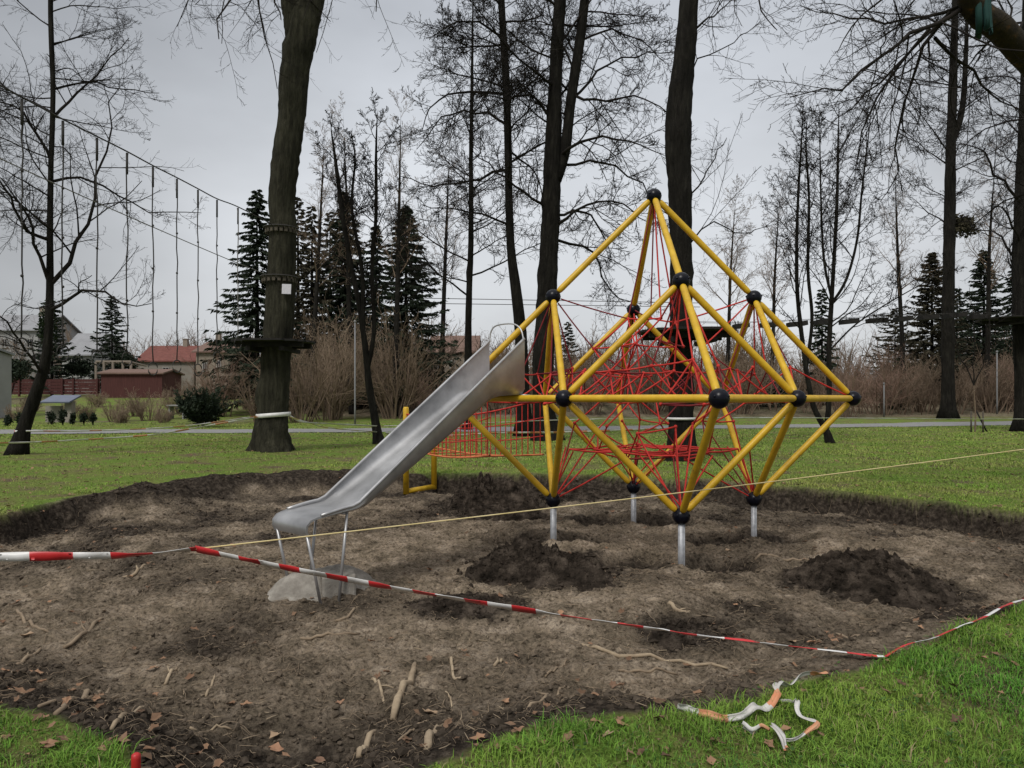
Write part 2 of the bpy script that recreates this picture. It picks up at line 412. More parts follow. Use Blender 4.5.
def terrain(x, y, full=False):
    x = np.asarray(x, float); y = np.asarray(y, float)
    z = 1.9 * sst(42, 78, y) + 6 * sst(90, 400, y)
    z = z + 0.10 * fbm(x, y, 0.16, 3, 21) * sst(8, 20, np.hypot(x, y)) + 0.05 * fbm(x, y, 0.9, 3, 22)
    sd = np.full(x.shape, -5.0)
    mk = (np.abs(x) < 11) & (y > 1) & (y < 19)
    if mk.any(): sd[mk] = pit_sd(x[mk], y[mk])
    farw = sst(5.5, 8.5, y)
    leftbank = sst(-1.5, -3.0, x) * sst(10.5, 12.0, y)
    w = 0.95 * (1 - farw) + 0.13 * farw + 0.9 * leftbank
    dep = sst(0, 1, sd / w)
    z = z + PITZ * dep
    # a torn lip of turf and crumbled soil at the foot of the cut
    z = z + 0.09 * leftbank * np.exp(-((sd - 0.25) / 0.35) ** 2) * (1 + 2 * fbm(x, y, 3, 3, 31))
    z = z - 0.12 * farw * (1 - leftbank) * np.exp(-((sd - 0.42) / 0.42) ** 2) * sst(.08, .16, sd) + 0.07 * farw * np.exp(-((sd - 0.30) / 0.14) ** 2) * np.clip(3.5 * fbm(x, y, 2.2, 3, 33), 0, 2)
    ins = sst(0.0, 0.35, sd)
    rough = 0.10 * fbm(x, y, 0.9, 3, 41) + 0.095 * fbm(x, y, 2.7, 4, 42) + 0.075 * fbm(x, y, 7.5, 3, 45) + 0.06 * np.abs(fbm(x, y, 9, 4, 43)) * 1.6 + 0.04 * fbm(x, y, 24, 2, 44) + 0.07 * fbm(x * .8 + .35 * y, y * 3.2, 1.6, 4, 46)
    z = z + ins * rough
    dark = 0.95 * sst(0.0, 0.05, sd) * (1 - sst(0.35, 0.75, sd / np.maximum(w, .48) + .5 * fbm(x, y, 1.7, 3, 34))) * np.maximum(farw, 0.25)
    for hx, hy, r, d in holes:
        q = ((x - hx) / (r * 1.25)) ** 2 + ((y - hy) / r) ** 2
        g = np.exp(-q ** 1.6)
        z = z - d * g * ins; dark = np.maximum(dark, 1.3 * g)
        z = z + 0.05 * ins * np.exp(-((np.sqrt(q) - 1.35) / 0.35) ** 2)
    for hx, hy, r, d in lumps:
        z = z + d * np.exp(-((x - hx) ** 2 + (y - hy) ** 2) / (r * r)) * ins
    if full:
        soil = sst(-0.03, 0.05, sd)
        wood = sst(47, 50, y) * sst(-17, -11, x + 0.25 * (y - 50)) + sst(80, 88, y) + sst(40, 43, y) * sst(-11, -14, x) * sst(-.06, .10, fbm(x, y, .16, 3, 77) + .05 * sst(66, 50, y))
        soil = np.maximum(soil, np.clip(wood, 0, 1) * .9)
        for hx, hy, r in heaps:      # spilt dark soil round each heap
            q = np.sqrt((x - hx) ** 2 + (y - hy) ** 2) / r + 1.1 * fbm(x, y, 3.0, 4, 57)
            dark = np.maximum(dark, 1.0 * (1 - sst(.55, 1.15, q)))
        pale = np.exp(-(((x - 0.2) / 3.6) ** 2 + ((y - 7.4) / 2.6) ** 2) ** 1.3)
        dark = np.clip(dark + 2.6 * np.clip(fbm(x, y, 0.95, 5, 51) - 0.045, 0, 1) + (1 - pale) * (.46 + 2.0 * fbm(x, y, 1.3, 4, 52)) + 0.35 * sst(4.4, 3.4, y), 0, 1)
        return z, soil, dark, sd
    return z

def tz(x, y): return float(terrain(np.array([x]), np.array([y]))[0])

def axis(a, b, step, lo, hi, growth=1.13):
    c = list(np.arange(a, b, step)); s = step; v = a
    left = []
    while v > lo: s *= growth; v -= s; left.append(v)
    s = step; v = c[-1]; right = []
    while v < hi: s *= growth; v += s; right.append(v)
    return np.array(left[::-1] + c + right)

gx = axis(-8.6, 9.2, 0.034, -500, 500)
gy_near = [2.2]
while gy_near[-1] < 16: gy_near.append(gy_near[-1] + 0.02 + 0.0022 * (gy_near[-1] - 2.2))
gy = np.array(sorted(list(2.2 - np.cumsum(0.03 * 1.2 ** np.arange(1, 36))) + gy_near + list(16 + np.cumsum(0.055 * 1.09 ** np.arange(1, 82)))))
gy = gy[(gy > -60)]
GX, GY = np.meshgrid(gx, gy)
gz, gsoil, gdark, gsd = terrain(GX, GY, True)
gme = MB()
ii = np.arange(GX.size).reshape(GX.shape)
gme.add(np.stack([GX, GY, gz], -1).reshape(-1, 3), np.stack([ii[:-1, :-1], ii[:-1, 1:], ii[1:, 1:], ii[1:, :-1]], -1).reshape(-1, 4))

gm = bpy.data.materials.new('ground'); gm.use_nodes = True
nd, ln = gm.node_tree.nodes, gm.node_tree.links
bs = nd['Principled BSDF']; bs.inputs['Roughness'].default_value = 1.0; bs.inputs['Specular IOR Level'].default_value = 0.06
tc = nd.new('ShaderNodeTexCoord')
def gnoise(scale, detail=6, rough=0.6, stretch=None):
    n = nd.new('ShaderNodeTexNoise'); n.inputs['Scale'].default_value = scale; n.inputs['Detail'].default_value = detail; n.inputs['Roughness'].default_value = rough
    if stretch:
        mp = nd.new('ShaderNodeMapping'); mp.inputs['Scale'].default_value = stretch; mp.inputs['Rotation'].default_value = (0, 0, 0.4)
        ln.new(tc.outputs['Object'], mp.inputs[0]); ln.new(mp.outputs[0], n.inputs['Vector'])
    else: ln.new(tc.outputs['Object'], n.inputs['Vector'])
    return n.outputs['Fac']
def gramp(fac, ramp):
    r = nd.new('ShaderNodeValToRGB'); els = r.color_ramp.elements
    while len(els) < len(ramp): els.new(0.5)
    for e, (p, c) in zip(els, ramp): e.position = p; e.color = (*c, 1)
    ln.new(fac, r.inputs[0]); return r.outputs[0]
def gmix(fac, a, b, mode='MIX'):
    m = nd.new('ShaderNodeMix'); m.data_type = 'RGBA'; m.blend_type = mode
    if isinstance(fac, float): m.inputs['Factor'].default_value = fac
    else: ln.new(fac, m.inputs['Factor'])
    ln.new(a, m.inputs['A']); ln.new(b, m.inputs['B']); return m.outputs['Result']
dry = gramp(gnoise(3.2, 9, 0.68), [(0.33, (0.092, 0.074, 0.053)), (0.45, (0.215, 0.174, 0.126)), (0.55, (0.300, 0.242, 0.180)), (0.66, (0.41, 0.34, 0.262))])
specks = gramp(gnoise(30, 8, 0.75), [(0.37, (0.28, 0.26, 0.24)), (0.50, (1.0, 1.0, 1.0)), (0.66, (1.5, 1.46, 1.40))])
dry = gmix(1.0, dry, specks, 'MULTIPLY')
wet = gramp(gnoise(15, 8, 0.7), [(0.34, (0.014, 0.011, 0.009)), (0.5, (0.045, 0.036, 0.028)), (0.7, (0.125, 0.102, 0.080))])
ad = nd.new('ShaderNodeAttribute'); ad.attribute_name = 'dark'
asl = nd.new('ShaderNodeAttribute'); asl.attribute_name = 'soil'
soilc = gmix(ad.outputs['Fac'], dry, wet)
lawn = gramp(gnoise(0.9, 10, 0.70), [(0.38, (0.15, 0.115, 0.075)), (0.46, (0.18, 0.20, 0.060)), (0.58, (0.145, 0.225, 0.042))])
lawn = gmix(1.0, lawn, gramp(gnoise(28, 5), [(0.3, (0.5, 0.5, 0.5)), (0.7, (1.35, 1.35, 1.35))]), 'MULTIPLY')
ln.new(gmix(asl.outputs['Fac'], lawn, soilc), bs.inputs['Base Color'])
bp = nd.new('ShaderNodeBump'); bp.inputs['Strength'].default_value = 0.9; bp.inputs['Distance'].default_value = 0.045
ln.new(gnoise(17, 9, 0.7), bp.inputs['Height'])
bp2 = nd.new('ShaderNodeBump'); bp2.inputs['Strength'].default_value = 0.8; bp2.inputs['Distance'].default_value = 0.015
ln.new(gnoise(75, 6, 0.7), bp2.inputs['Height']); ln.new(bp.outputs[0], bp2.inputs['Normal'])
ln.new(bp2.outputs[0], bs.inputs['Normal'])
ground = gme.build('ground', gm)
tag(ground, 'lawn with a wide dug-out pit of bare brown soil', None, None, 'structure')
for nm, arr in (('soil', gsoil), ('dark', gdark)):
    at = ground.data.attributes.new(nm, 'FLOAT', 'POINT'); at.data.foreach_set('value', arr.astype(np.float32).ravel())

# the path across the park
pc = np.array([(-120, 20.0), (-60, 27), (-25, 32.0), (-9, 33.6), (0, 35.3), (12, 38.5), (30, 43.0), (70, 54), (140, 70)])
pl = smooth_line(pc, 160)
dv = np.gradient(pl, axis=0); nv = np.stack([-dv[:, 1], dv[:, 0]], 1); nv /= np.linalg.norm(nv, axis=1, keepdims=True)
rows = []
for o in np.linspace(-2.1, 2.1, 9):
    q = pl + nv * o
    rows.append(np.stack([q[:, 0], q[:, 1], terrain(q[:, 0], q[:, 1]) + 0.02 + 0.03 * (1 - (o / 2.1) ** 2)], 1))
rows = np.stack(rows); idx = np.arange(9 * 160).reshape(9, 160)
path = MB().add(rows.reshape(-1, 3), np.stack([idx[:-1, :-1], idx[:-1, 1:], idx[1:, 1:], idx[1:, :-1]], -1).reshape(-1, 4)).build('path', M['asphalt'])
tag(path, 'grey asphalt path crossing the park behind the lawn', None, None, 'structure')

# ------------------------------------------------------------------ grass
def blades(pts, h, w, lean, cols, seed):
    r = rnd(seed); N = len(pts)
    az = r.random(N) * 2 * math.pi; d = np.stack([np.cos(az), np.sin(az), 0 * az], 1); s = np.stack([-np.sin(az), np.cos(az), 0 * az], 1)
    l = lean * (0.3 + r.random(N)); w = w[:, None]; h = h[:, None]; l = l[:, None] * h
    up = np.array([[0, 0, 1.]])
    a = pts - s * w / 2; b = pts + s * w / 2
    mid = pts + d * l * 0.35 + up * h * 0.6
    c = mid + s * w * 0.36; e = mid - s * w * 0.36
    tip = pts + d * l + up * h * (1 - 0.25 * np.minimum(l / h, 1.2))
    v = np.stack([a, b, c, e, tip], 1).reshape(-1, 3)
    k = np.arange(N)[:, None] * 5
    return v, k + np.array([[0, 1, 2, 3]]), k + np.array([[3, 2, 4]]), np.repeat(cols, 5, 0)

r = rnd(3)
gv = MB()
def lawn_patch(x0, x1, y0, y1, dens, hm, wm, lean, seed, far=False, edge=0.02):
    r = rnd(seed); n = int((x1 - x0) * (y1 - y0) * dens)
    x = x0 + r.random(n) * (x1 - x0); y = y0 + r.random(n) * (y1 - y0)
    keep = np.abs(x) < 0.78 * y + 0.4
    x, y = x[keep], y[keep]
    z, soil, dk, sd = terrain(x, y, True)
    worn = fbm(x, y, 0.55, 5, 61) + 0.30 * sst(-1.0, -4.5, x) * sst(9, 13, y) * sst(26, 19, y) - 0.10 * sst(1, 4, x)
    p = np.clip(1.0 - (4.6 if far else 3.2) * np.clip(worn - (-0.01 if far else 0.10), 0, 1), 0.12, 1)
    keep = (sd < edge) & (r.random(len(x)) < p * np.clip((edge - sd) / 0.10, 0.15, 1)) if not far else (sd < edge) & (r.random(len(x)) < p)
    x, y, z, sd, worn = x[keep], y[keep], z[keep], sd[keep], worn[keep]; N = len(x)
    tuft = 0.45 + 1.0 * vnoise(x * 3.3, y * 3.3, 71) ** 1.5 + 0.75 * (vnoise(x * 9, y * 9, 72) - 0.45)
    h = hm * tuft * (0.6 + 0.7 * r.random(N)); w = wm * (0.7 + 0.6 * r.random(N))
    g = np.array([0.088, 0.245, 0.028]); yl = np.array([0.20, 0.315, 0.046]); st = np.array([0.33, 0.26, 0.15]); dkg = np.array([0.034, 0.100, 0.016])
    if far: g = np.array([0.22, 0.37, 0.05]); yl = np.array([0.37, 0.41, 0.10])
    t = r.random(N)[:, None]; u = np.clip(vnoise(x * 1.1, y * 1.1, 73) * 1.4 - 0.25 + 0.25 * (r.random(N) - .5), 0, 1)[:, None]
    c = (g * (1 - u) + yl * u) * (0.75 + 0.5 * t)
    q = r.random(N)[:, None]
    c = np.where(q < 0.10, dkg, c); c = np.where(q > (0.95 if not far else 0.90), st, c)
    v, Q, T, tint = blades(np.stack([x, y, z - 0.006], 1), h, w, lean, c, seed + 1)
    gv.add(v, Q, T, tint=tint)
lawn_patch(-0.6, 6.2, 2.5, 6.6, 7000, 0.060, 0.0046, 1.0, 101)
lawn_patch(-3.2, -1.0, 2.6, 4.2, 7000, 0.055, 0.0046, 1.0, 103)
lawn_patch(-13, 12, 8.5, 16, 1250, 0.045, 0.007, 1.5, 105, True)
lawn_patch(-22, 22, 16, 27, 430, 0.05, 0.012, 1.5, 107, True, 0.0)
lawn_patch(-34, 34, 27, 44, 90, 0.055, 0.022, 1.5, 109, True, 0.0)
# broad-leaved weeds among the near grass
n = 1300; x = 0.2 + r.random(n) * 5.5; y = 2.6 + r.random(n) * 3.4
z, soil, dk, sd = terrain(x, y, True)
kp = (sd < 0.05) & (vnoise(x * 2.1, y * 2.1, 81) > 0.52); x, y, z = x[kp], y[kp], z[kp]
for k in range(3):
    az = r.random(len(x)) * 6.283; L = 0.013 + 0.017 * r.random(len(x)); hh = 0.015 + 0.045 * r.random(len(x))
    d = np.stack([np.cos(az), np.sin(az), 0.35 * r.random(len(x))], 1); s = np.stack([-np.sin(az), np.cos(az), 0 * az], 1)
    p = np.stack([x, y, z + hh], 1); L = L[:, None]
    v = np.stack([p, p + d * L * .55 + s * L * .38, p + d * L * 1.15, p + d * L * .55 - s * L * .38], 1).reshape(-1, 3)
    q = np.arange(len(x))[:, None] * 4 + np.array([[0, 1, 2, 3]])
    gv.add(v, q, tint=np.repeat(np.array([0.055, 0.120, 0.022]) * (0.6 + 0.8 * r.random((len(x), 1))), 4, 0))
grass = gv.build('grass', M['grass'], smooth=False)
tag(grass, 'short winter grass growing on the lawn', None, None, 'stuff')

# ------------------------------------------------------------------ crumbs of soil, root fibres, leaf litter
def ico():
    t = (1 + 5 ** .5) / 2
    v = np.array([(-1, t, 0), (1, t, 0), (-1, -t, 0), (1, -t, 0), (0, -1, t), (0, 1, t), (0, -1, -t), (0, 1, -t), (t, 0, -1), (t, 0, 1), (-t, 0, -1), (-t, 0, 1)], float)
    f = np.array([(0, 11, 5), (0, 5, 1), (0, 1, 7), (0, 7, 10), (0, 10, 11), (1, 5, 9), (5, 11, 4), (11, 10, 2), (10, 7, 6), (7, 1, 8), (3, 9, 4), (3, 4, 2), (3, 2, 6), (3, 6, 8), (3, 8, 9), (4, 9, 5), (2, 4, 11), (6, 2, 10), (8, 6, 7), (9, 8, 1)])
    return v / np.linalg.norm(v[0]), f
IV, IF = ico()
def scatter_clods(mb, p, size, tint, seed):
    r = rnd(seed); N = len(p)
    v = IV[None] * (1 + 0.55 * (r.random((N, 12, 1)) - 0.5)) * size[:, None, None] * (0.65 + 0.7 * r.random((N, 1, 3)))
    a = r.random(N) * 6.283; c, s = np.cos(a)[:, None], np.sin(a)[:, None]
    x = v[..., 0] * c - v[..., 1] * s; y = v[..., 0] * s + v[..., 1] * c
    v = np.stack([x, y, v[..., 2] * 0.75], -1) + p[:, None]
    mb.add(v.reshape(-1, 3), t=(np.arange(N)[:, None, None] * 12 + IF[None]).reshape(-1, 3), tint=np.repeat(tint, 12, 0))
clods = MB()
r = rnd(11)
n = 60000; y = 2.5 + 10.5 * r.random(n) ** 1.25; x = (r.random(n) * 2 - 1) * (0.74 * y + 0.3)
z, soil, dk, sd = terrain(x, y, True)
kp = (sd > 0.05) & (r.random(n) < 0.35 + 0.9 * dk) & ((dk > 0.25) | (fbm(x, y, 1.3, 3, 91) > -0.02))
x, y, z, dk, sd = x[kp], y[kp], z[kp], dk[kp], sd[kp]
size = (0.003 + 0.017 * r.random(len(x)) ** 4.5) * (0.8 + 0.6 * dk) * (0.75 + 0.05 * y)
c = np.array([0.19, 0.152, 0.112]) * (1 - dk[:, None]) + np.array([0.055, 0.044, 0.034]) * dk[:, None]
scatter_clods(clods, np.stack([x, y, z + size * 0.25], 1), size, c * (0.6 + 0.8 * r.random((len(x), 1))), 12)
o = clods.build('soil_crumbs', M['clod'], smooth=False)
tag(o, 'crumbs and clods of soil strewn over the pit floor', None, None, 'stuff')

fib = MB(); r = rnd(15)
n = 15000; y = 2.6 + 9.5 * r.random(n) ** 1.35; x = (r.random(n) * 2 - 1) * (0.74 * y + 0.2)
z, soil, dk, sd = terrain(x, y, True); kp = (sd > 0.1) & (fbm(x, y, 0.8, 3, 95) > -0.08); x, y, z = x[kp], y[kp], z[kp]; N = len(x)
a = r.random(N) * 6.283; L = 0.025 + 0.17 * r.random(N) ** 2.6; K = 5
pts = np.zeros((N, K, 3)); pts[:, 0] = np.stack([x, y, z], 1)
for k in range(1, K):
    a = a + 0.8 * (r.random(N) - 0.5)
    pts[:, k, :2] = pts[:, k - 1, :2] + np.stack([np.cos(a), np.sin(a)], 1) * (L / (K - 1))[:, None]
pts[:, :, 2] = terrain(pts[..., 0], pts[..., 1]) + 0.004 + 0.02 * r.random((N, 1)) * np.sin(np.linspace(0, 3.1, K))[None]
fib.tubes(pts, (0.0007 + 0.0019 * r.random((N, 1)) ** 2.5) * np.linspace(1, .6, K)[None] * (0.8 + 0.08 * y[:, None]), 3, False)
o = fib.build('root_fibres', M['stick'], smooth=True)
tag(o, 'thin torn roots and twigs strewn over the bare soil', None, None, 'stuff')

st_ = MB(); r = rnd(17)
n = 5200; y = 2.6 + 7.5 * r.random(n) ** 1.5; x = (r.random(n) * 2 - 1) * (0.74 * y + 0.2)
z, soil, dk, sd = terrain(x, y, True); kp = (sd > 0.05) & (r.random(n) < .35 + 1.5 * np.clip(fbm(x, y, 1.1, 3, 97), 0, 1)); x, y, z = x[kp], y[kp], z[kp]; N = len(x)
a = r.random(N) * 6.283; L = 0.02 + 0.10 * r.random(N) ** 2; tilt = .25 * (r.random(N) - .3); pts = np.zeros((N, 3, 3))
for k in range(3):
    aa = a + (k - 1) * .35 * (r.random(N) - .5)
    pts[:, k] = np.stack([x + np.cos(aa) * L * (k - 1) / 2, y + np.sin(aa) * L * (k - 1) / 2, z + .004 + np.abs(L * tilt) * k / 2], 1)
st_.tubes(pts, (0.0011 + 0.0020 * r.random((N, 1)) ** 2) * np.array([[1., 1, .6]]) * (0.85 + 0.06 * y[:, None]), 4, True)
o = st_.build('straw_scraps', M['stick_pale'], smooth=True)
tag(o, 'short pale scraps of straw and split root on the bare soil', None, None, 'stuff')

def leaf_geo(r, N):
    th = np.linspace(0, 2 * math.pi, 11)[:-1]
    rad = np.array([1.0, 0.62, 0.86, 0.5, 0.72, 0.42, 0.72, 0.5, 0.86, 0.62])
    rr = rad[None] * (0.8 + 0.4 * r.random((N, 10)))
    v = np.stack([rr * np.cos(th), rr * np.sin(th) * 0.75, 0.30 * (r.random((N, 10)) - 0.35) + 0.28 * rr * np.abs(np.sin(th))], -1)
    return np.concatenate([np.zeros((N, 1, 3)), v], 1)
LT = np.array([(0, i, i % 10 + 1) for i in range(1, 11)])
def scatter_leaves(mb, p, size, tint, seed):
    r = rnd(seed); N = len(p); v = leaf_geo(r, N) * size[:, None, None]
    a = r.random(N) * 6.283; c, s = np.cos(a)[:, None], np.sin(a)[:, None]
    tx = (r.random((N, 1)) - .5) * 1.2
    zz = v[..., 2] + v[..., 0] * tx
    v = np.stack([v[..., 0] * c - v[..., 1] * s, v[..., 0] * s + v[..., 1] * c, np.maximum(zz, -0.004)], -1) + p[:, None]
    mb.add(v.reshape(-1, 3), t=(np.arange(N)[:, None, None] * 11 + LT[None]).reshape(-1, 3), tint=np.repeat(tint, 11, 0))
lit = MB(); r = rnd(19)
n = 5200; y = 3.0 + 27 * r.random(n) ** 1.1; x = (r.random(n) * 2 - 1) * (0.76 * y)
z, soil, dk, sd = terrain(x, y, True)
kp = (r.random(n) < np.where(sd > 0, 0.16, 0.34 + 0.45 * (x < 0))) | ((sd > -0.2) & (sd < 0.5) & (r.random(n) < .4)); x, y, z = x[kp], y[kp], z[kp]
size = (0.022 + 0.03 * r.random(len(x))) * (0.85 + 0.012 * y)
u_ = r.random((len(x), 1)); c = (np.array([[0.30, 0.175, 0.105]]) * u_ + np.array([[0.15, 0.095, 0.06]]) * (1 - u_)) * (0.6 + 0.8 * r.random((len(x), 1)))
scatter_leaves(lit, np.stack([x, y, z + 0.02], 1), size, c, 20)
o = lit.build('leaf_litter', M['leaf_mix'], smooth=False)
tag(o, 'small brown fallen leaves strewn over lawn and soil', None, None, 'stuff')

# ------------------------------------------------------------------ the yellow climbing frame
def place_axis(o, a, b):
    a, b = Vector([float(c) for c in a]), Vector([float(c) for c in b])
    o.location = a; o.rotation_euler = (b - a).to_track_quat('Z', 'Y').to_euler()

root = empty('climbing_frame', (OCT[0], OCT[1], PITZ), 'big yellow tubular climbing frame with black ball joints and red ropes standing in the pit', 'climbing frame')
RI = np.array(root.location)
TOP = ON(0, 0, 1)
CO = [ON(1, 0, 0), ON(0, 1, 0), ON(-1, 0, 0), ON(0, -1, 0)]                     # right, back, left, front
UP = [ON(.5, 0, .5), ON(0, .5, .5), ON(-.5, 0, .5), ON(0, -.5, .5)]
MI = [ON(.5, .5, 0), ON(-.5, .5, 0), ON(-.5, -.5, 0), ON(.5, -.5, 0)]
FT = [ON(.5, 0, -.5), ON(0, .5, -.5), ON(-.5, 0, -.5), ON(0, -.5, -.5)]
bars = []
for i in range(4):
    bars += [(TOP, UP[i]), (UP[i], CO[i]), (UP[i], MI[i]), (UP[i], MI[i - 1]), (CO[i], MI[i]), (CO[i], MI[i - 1]), (CO[i], FT[i]), (FT[i], MI[i]), (FT[i], MI[i - 1])]
TL = OA * math.sqrt(.5)
tb = MB(); tr_ = 0.039
zz = np.array([0.085, 0.10, 0.125, 0.15, 0.5 * TL, TL - .15, TL - .125, TL - .10, TL - .085])
tb.tubes(np.stack([0 * zz, 0 * zz, zz], 1), np.array([[.025, .033, .038, tr_, tr_, tr_, .038, .033, .025]]), 14)
proto = tb.build('tube', M['yellow'], root)
for n_, (a, b) in enumerate(bars):
    o = proto if n_ == 0 else proto.copy()
    if n_: COL.objects.link(o); o.parent = root
    place_axis(o, a - RI, b - RI)
bb = MB(); bb.ball((0, 0, 0), 0.095, 20, 12)
for k in range(4): bb.ball((0.090 * math.cos(k * 1.57 + .8), 0.090 * math.sin(k * 1.57 + .8), 0.02), 0.014, 8, 5)
bb.tubes(np.array([[0, 0, -.006], [0, 0, .006]]), np.array([[.0962, .0962]]), 20, False)
proto = bb.build('ball_joint', M['black'], root)
for n_, p in enumerate([TOP] + UP + CO + MI + FT):
    o = proto if n_ == 0 else proto.copy()
    if n_: COL.objects.link(o); o.parent = root
    o.location = [float(c) for c in p - RI]; o.rotation_euler = (0, 0, 0.4 * n_)
pp = MB()
pp.tubes(np.array([[0, 0, -.05], [0, 0, -.85]]), np.array([[.036, .036]]), 16)
for s_ in (-.014, .014): pp.box((s_, -.0365, -.45), (.006, .006, .78))
proto = pp.build('foot_post', M['galv'], root)
proto['label'] = 'grey galvanised steel foot post'
for n_, p in enumerate(FT):
    o = proto if n_ == 0 else proto.copy()
    if n_: COL.objects.link(o); o.parent = root
    o.location = [float(c) for c in p - RI]; o.rotation_euler = (0, 0, 0.35 * n_ + .2)

# the space net: an octahedral lattice of ropes hung between the nodes
net = MB(); net2 = MB(); r = rnd(33)
st_ = 0.135
nodes = {}
for i in range(-7, 8):
    for j in range(-7, 8):
        for k in range(-2, 4):
            if (i + j + k) % 2: continue
            d1 = (abs(i) + abs(j) + abs(k)) * st_
            lim = 0.85 if k in (0, 1) else 0.74
            if k < 0 and d1 > 0.62: continue
            if d1 > lim + 1e-6: continue
            if abs(i) + abs(j) < 2 and k < 3 and r.random() < .6: continue
            nodes[(i, j, k)] = ON(i * st_, j * st_, k * st_) + (r.random(3) - .5) * np.array([.16, .16, .13])
def sag(a, b, s=0.02):
    t = np.linspace(0, 1, 4)[:, None]; p = a * (1 - t) + b * t; p[:, 2] -= (4 * t * (1 - t) * s)[:, 0]; return p
L1, L2 = [], []
dirs = [(1, 1, 0), (1, -1, 0), (1, 0, 1), (1, 0, -1), (0, 1, 1), (0, 1, -1)]
for key, p in nodes.items():
    for d in dirs:
        q = tuple(np.add(key, d))
        if q in nodes:
            u = r.random()
            drop = 0.55 if key[2] < 0 or q[2] < 0 else 0.40
            if u < drop: continue
            (L2 if r.random() < .25 else L1).append(sag(p, nodes[q], 0.012))
keys = list(nodes); arr = np.array([nodes[k] for k in keys])
def anchor(p, n, zlo=-9, zhi=9, off=0.1):
    ok = np.where((arr[:, 2] > zlo) & (arr[:, 2] < zhi))[0]
    d = np.linalg.norm(arr[ok] - p, axis=1)
    for q in ok[np.argsort(d)[:n]]:
        v = arr[q] - p
        (L2 if r.random() < .5 else L1).append(sag(p + v / np.linalg.norm(v) * off, arr[q], 0.01))
for p in UP: anchor(p, 6)
for p in CO: anchor(p, 4)
for p in MI: anchor(p, 3)
for p in FT: anchor(p, 4)
anchor(TOP, 4)
net.tubes(np.array(L1), 0.0105, 5, False)
net.tubes(np.array(L2), 0.0095, 5, False, m=1)
# two horizontal rings of the lower web and clamps at the knots
for zc, rr in ((-.25, .42), (-.25, .30), (-.25, .18)):
    c = [ON(rr, 0, zc), ON(rr * .5, rr * .5, zc), ON(0, rr, zc), ON(-rr * .5, rr * .5, zc), ON(-rr, 0, zc), ON(-rr * .5, -rr * .5, zc), ON(0, -rr, zc), ON(rr * .5, -rr * .5, zc)]
    net.tubes(np.array([sag(c[k], c[(k + 1) % 8], .015) for k in range(8)]), 0.012, 5, False)
for i_ in range(4):
    f_ = FT[i_]
    for k in range(3):
        t_ = ON(*(np.array([[.42, 0], [0, .42], [-.42, 0], [0, -.42]][i_]) + (k - 1) * np.array([[0, .16], [.16, 0], [0, .16], [.16, 0]][i_])), -.25)
        net.tubes(sag(f_ + [0, 0, .1], t_, 0)[None], 0.010, 5, False)
scl = [nodes[k] for k in keys]
for p in scl: net.ball(p, 0.022, 6, 4, m=0)
child(net, 'rope_net', [M['rope_red'], M['rope_wine']], root)

# ------------------------------------------------------------------ the steel slide
sl_o = np.array([-0.08, 8.40]); sd_ = np.array([-0.68, -0.733]); sw_ = np.array([0.733, -0.68])
def SP(s, u, z): return np.array([*(sl_o + sd_ * s + sw_ * u), z])
slide = empty('slide', SP(2.5, 0, PITZ), 'stainless steel chute slide running down from the climbing frame into the pit', 'slide')
bed = smooth_line([(-.02, 1.585), (.25, 1.58), (.46, 1.545), (.62, 1.455), (1.4, .985), (2.08, .585), (2.2, .535), (2.34, .515), (2.54, .500), (2.68, .487), (2.745, .462), (2.775, .415), (2.77, .365), (2.75, .33)], 60)
def rail_h(s, z):
    return max(2.19 - .722 * s - z, 0.035)
prof_o, prof_i = [], []
HW = .275
ring = []
for n_, (s, z) in enumerate(bed):
    t = bed[min(n_ + 1, 59)] - bed[max(n_ - 1, 0)]; t /= np.linalg.norm(t); nrm = np.array([-t[1], t[0]]) * (1 if t[0] > 0 else 1)
    h = rail_h(s, z) if n_ < 50 else .006 + .029 * max(0, 1 - (n_ - 50) / 5)
    hv = np.array([0, h]) if s < 2.45 else nrm * h
    th = .022
    def q(u, f, off=0.):            # f: fraction of side height
        b = np.array([s, z]) + hv * f - nrm * off
        return SP(b[0], u, b[1])
    c_ = min(.06, h * .5) / max(h, 1e-3)
    ring.append([q(-HW, 1), q(-HW, c_), q(-HW + .045, .10 * c_), q(-HW + .11, 0), q(0, 0, .006), q(HW - .11, 0), q(HW - .045, .10 * c_), q(HW, c_), q(HW, 1),
                 q(HW + .012, 1), q(HW + .014, c_, th * .6), q(HW - .035, .05 * c_, th), q(HW - .11, 0, th), q(0, 0, th + .01), q(-HW + .11, 0, th), q(-HW + .035, .05 * c_, th), q(-HW - .014, c_, th * .6), q(-HW - .012, 1)])
ring = np.array(ring); K_, R_ = ring.shape[:2]
idx = np.arange(K_ * R_).reshape(K_, R_); j = (np.arange(R_) + 1) % R_
cm_ = MB(); cm_.add(ring.reshape(-1, 3), np.stack([idx[:-1], idx[:-1][:, j], idx[1:][:, j], idx[1:]], -1).reshape(-1, 4))
for row in (idx[0], idx[-1]):
    cm_.add(np.concatenate([ring.reshape(-1, 3)[row]]), [[i, (i + 1), R_ - 2 - i, R_ - 1 - i] for i in range(8)])
ch = child(cm_, 'chute', M['steel'], slide)
em = ch.modifiers.new('edge', 'EDGE_SPLIT'); em.split_angle = math.radians(50)
for sgn in (-1, 1):
    rl = MB()
    pts = np.array([ring[k][0 if sgn < 0 else 8] for k in range(K_ - 5)])
    pts += np.array([*(sw_ * sgn * .006), 0])
    rl.tubes(resample(pts, 40)[None], 0.0165, 10)
    child(rl, 'rail', M['steel'], slide)
hb = MB()
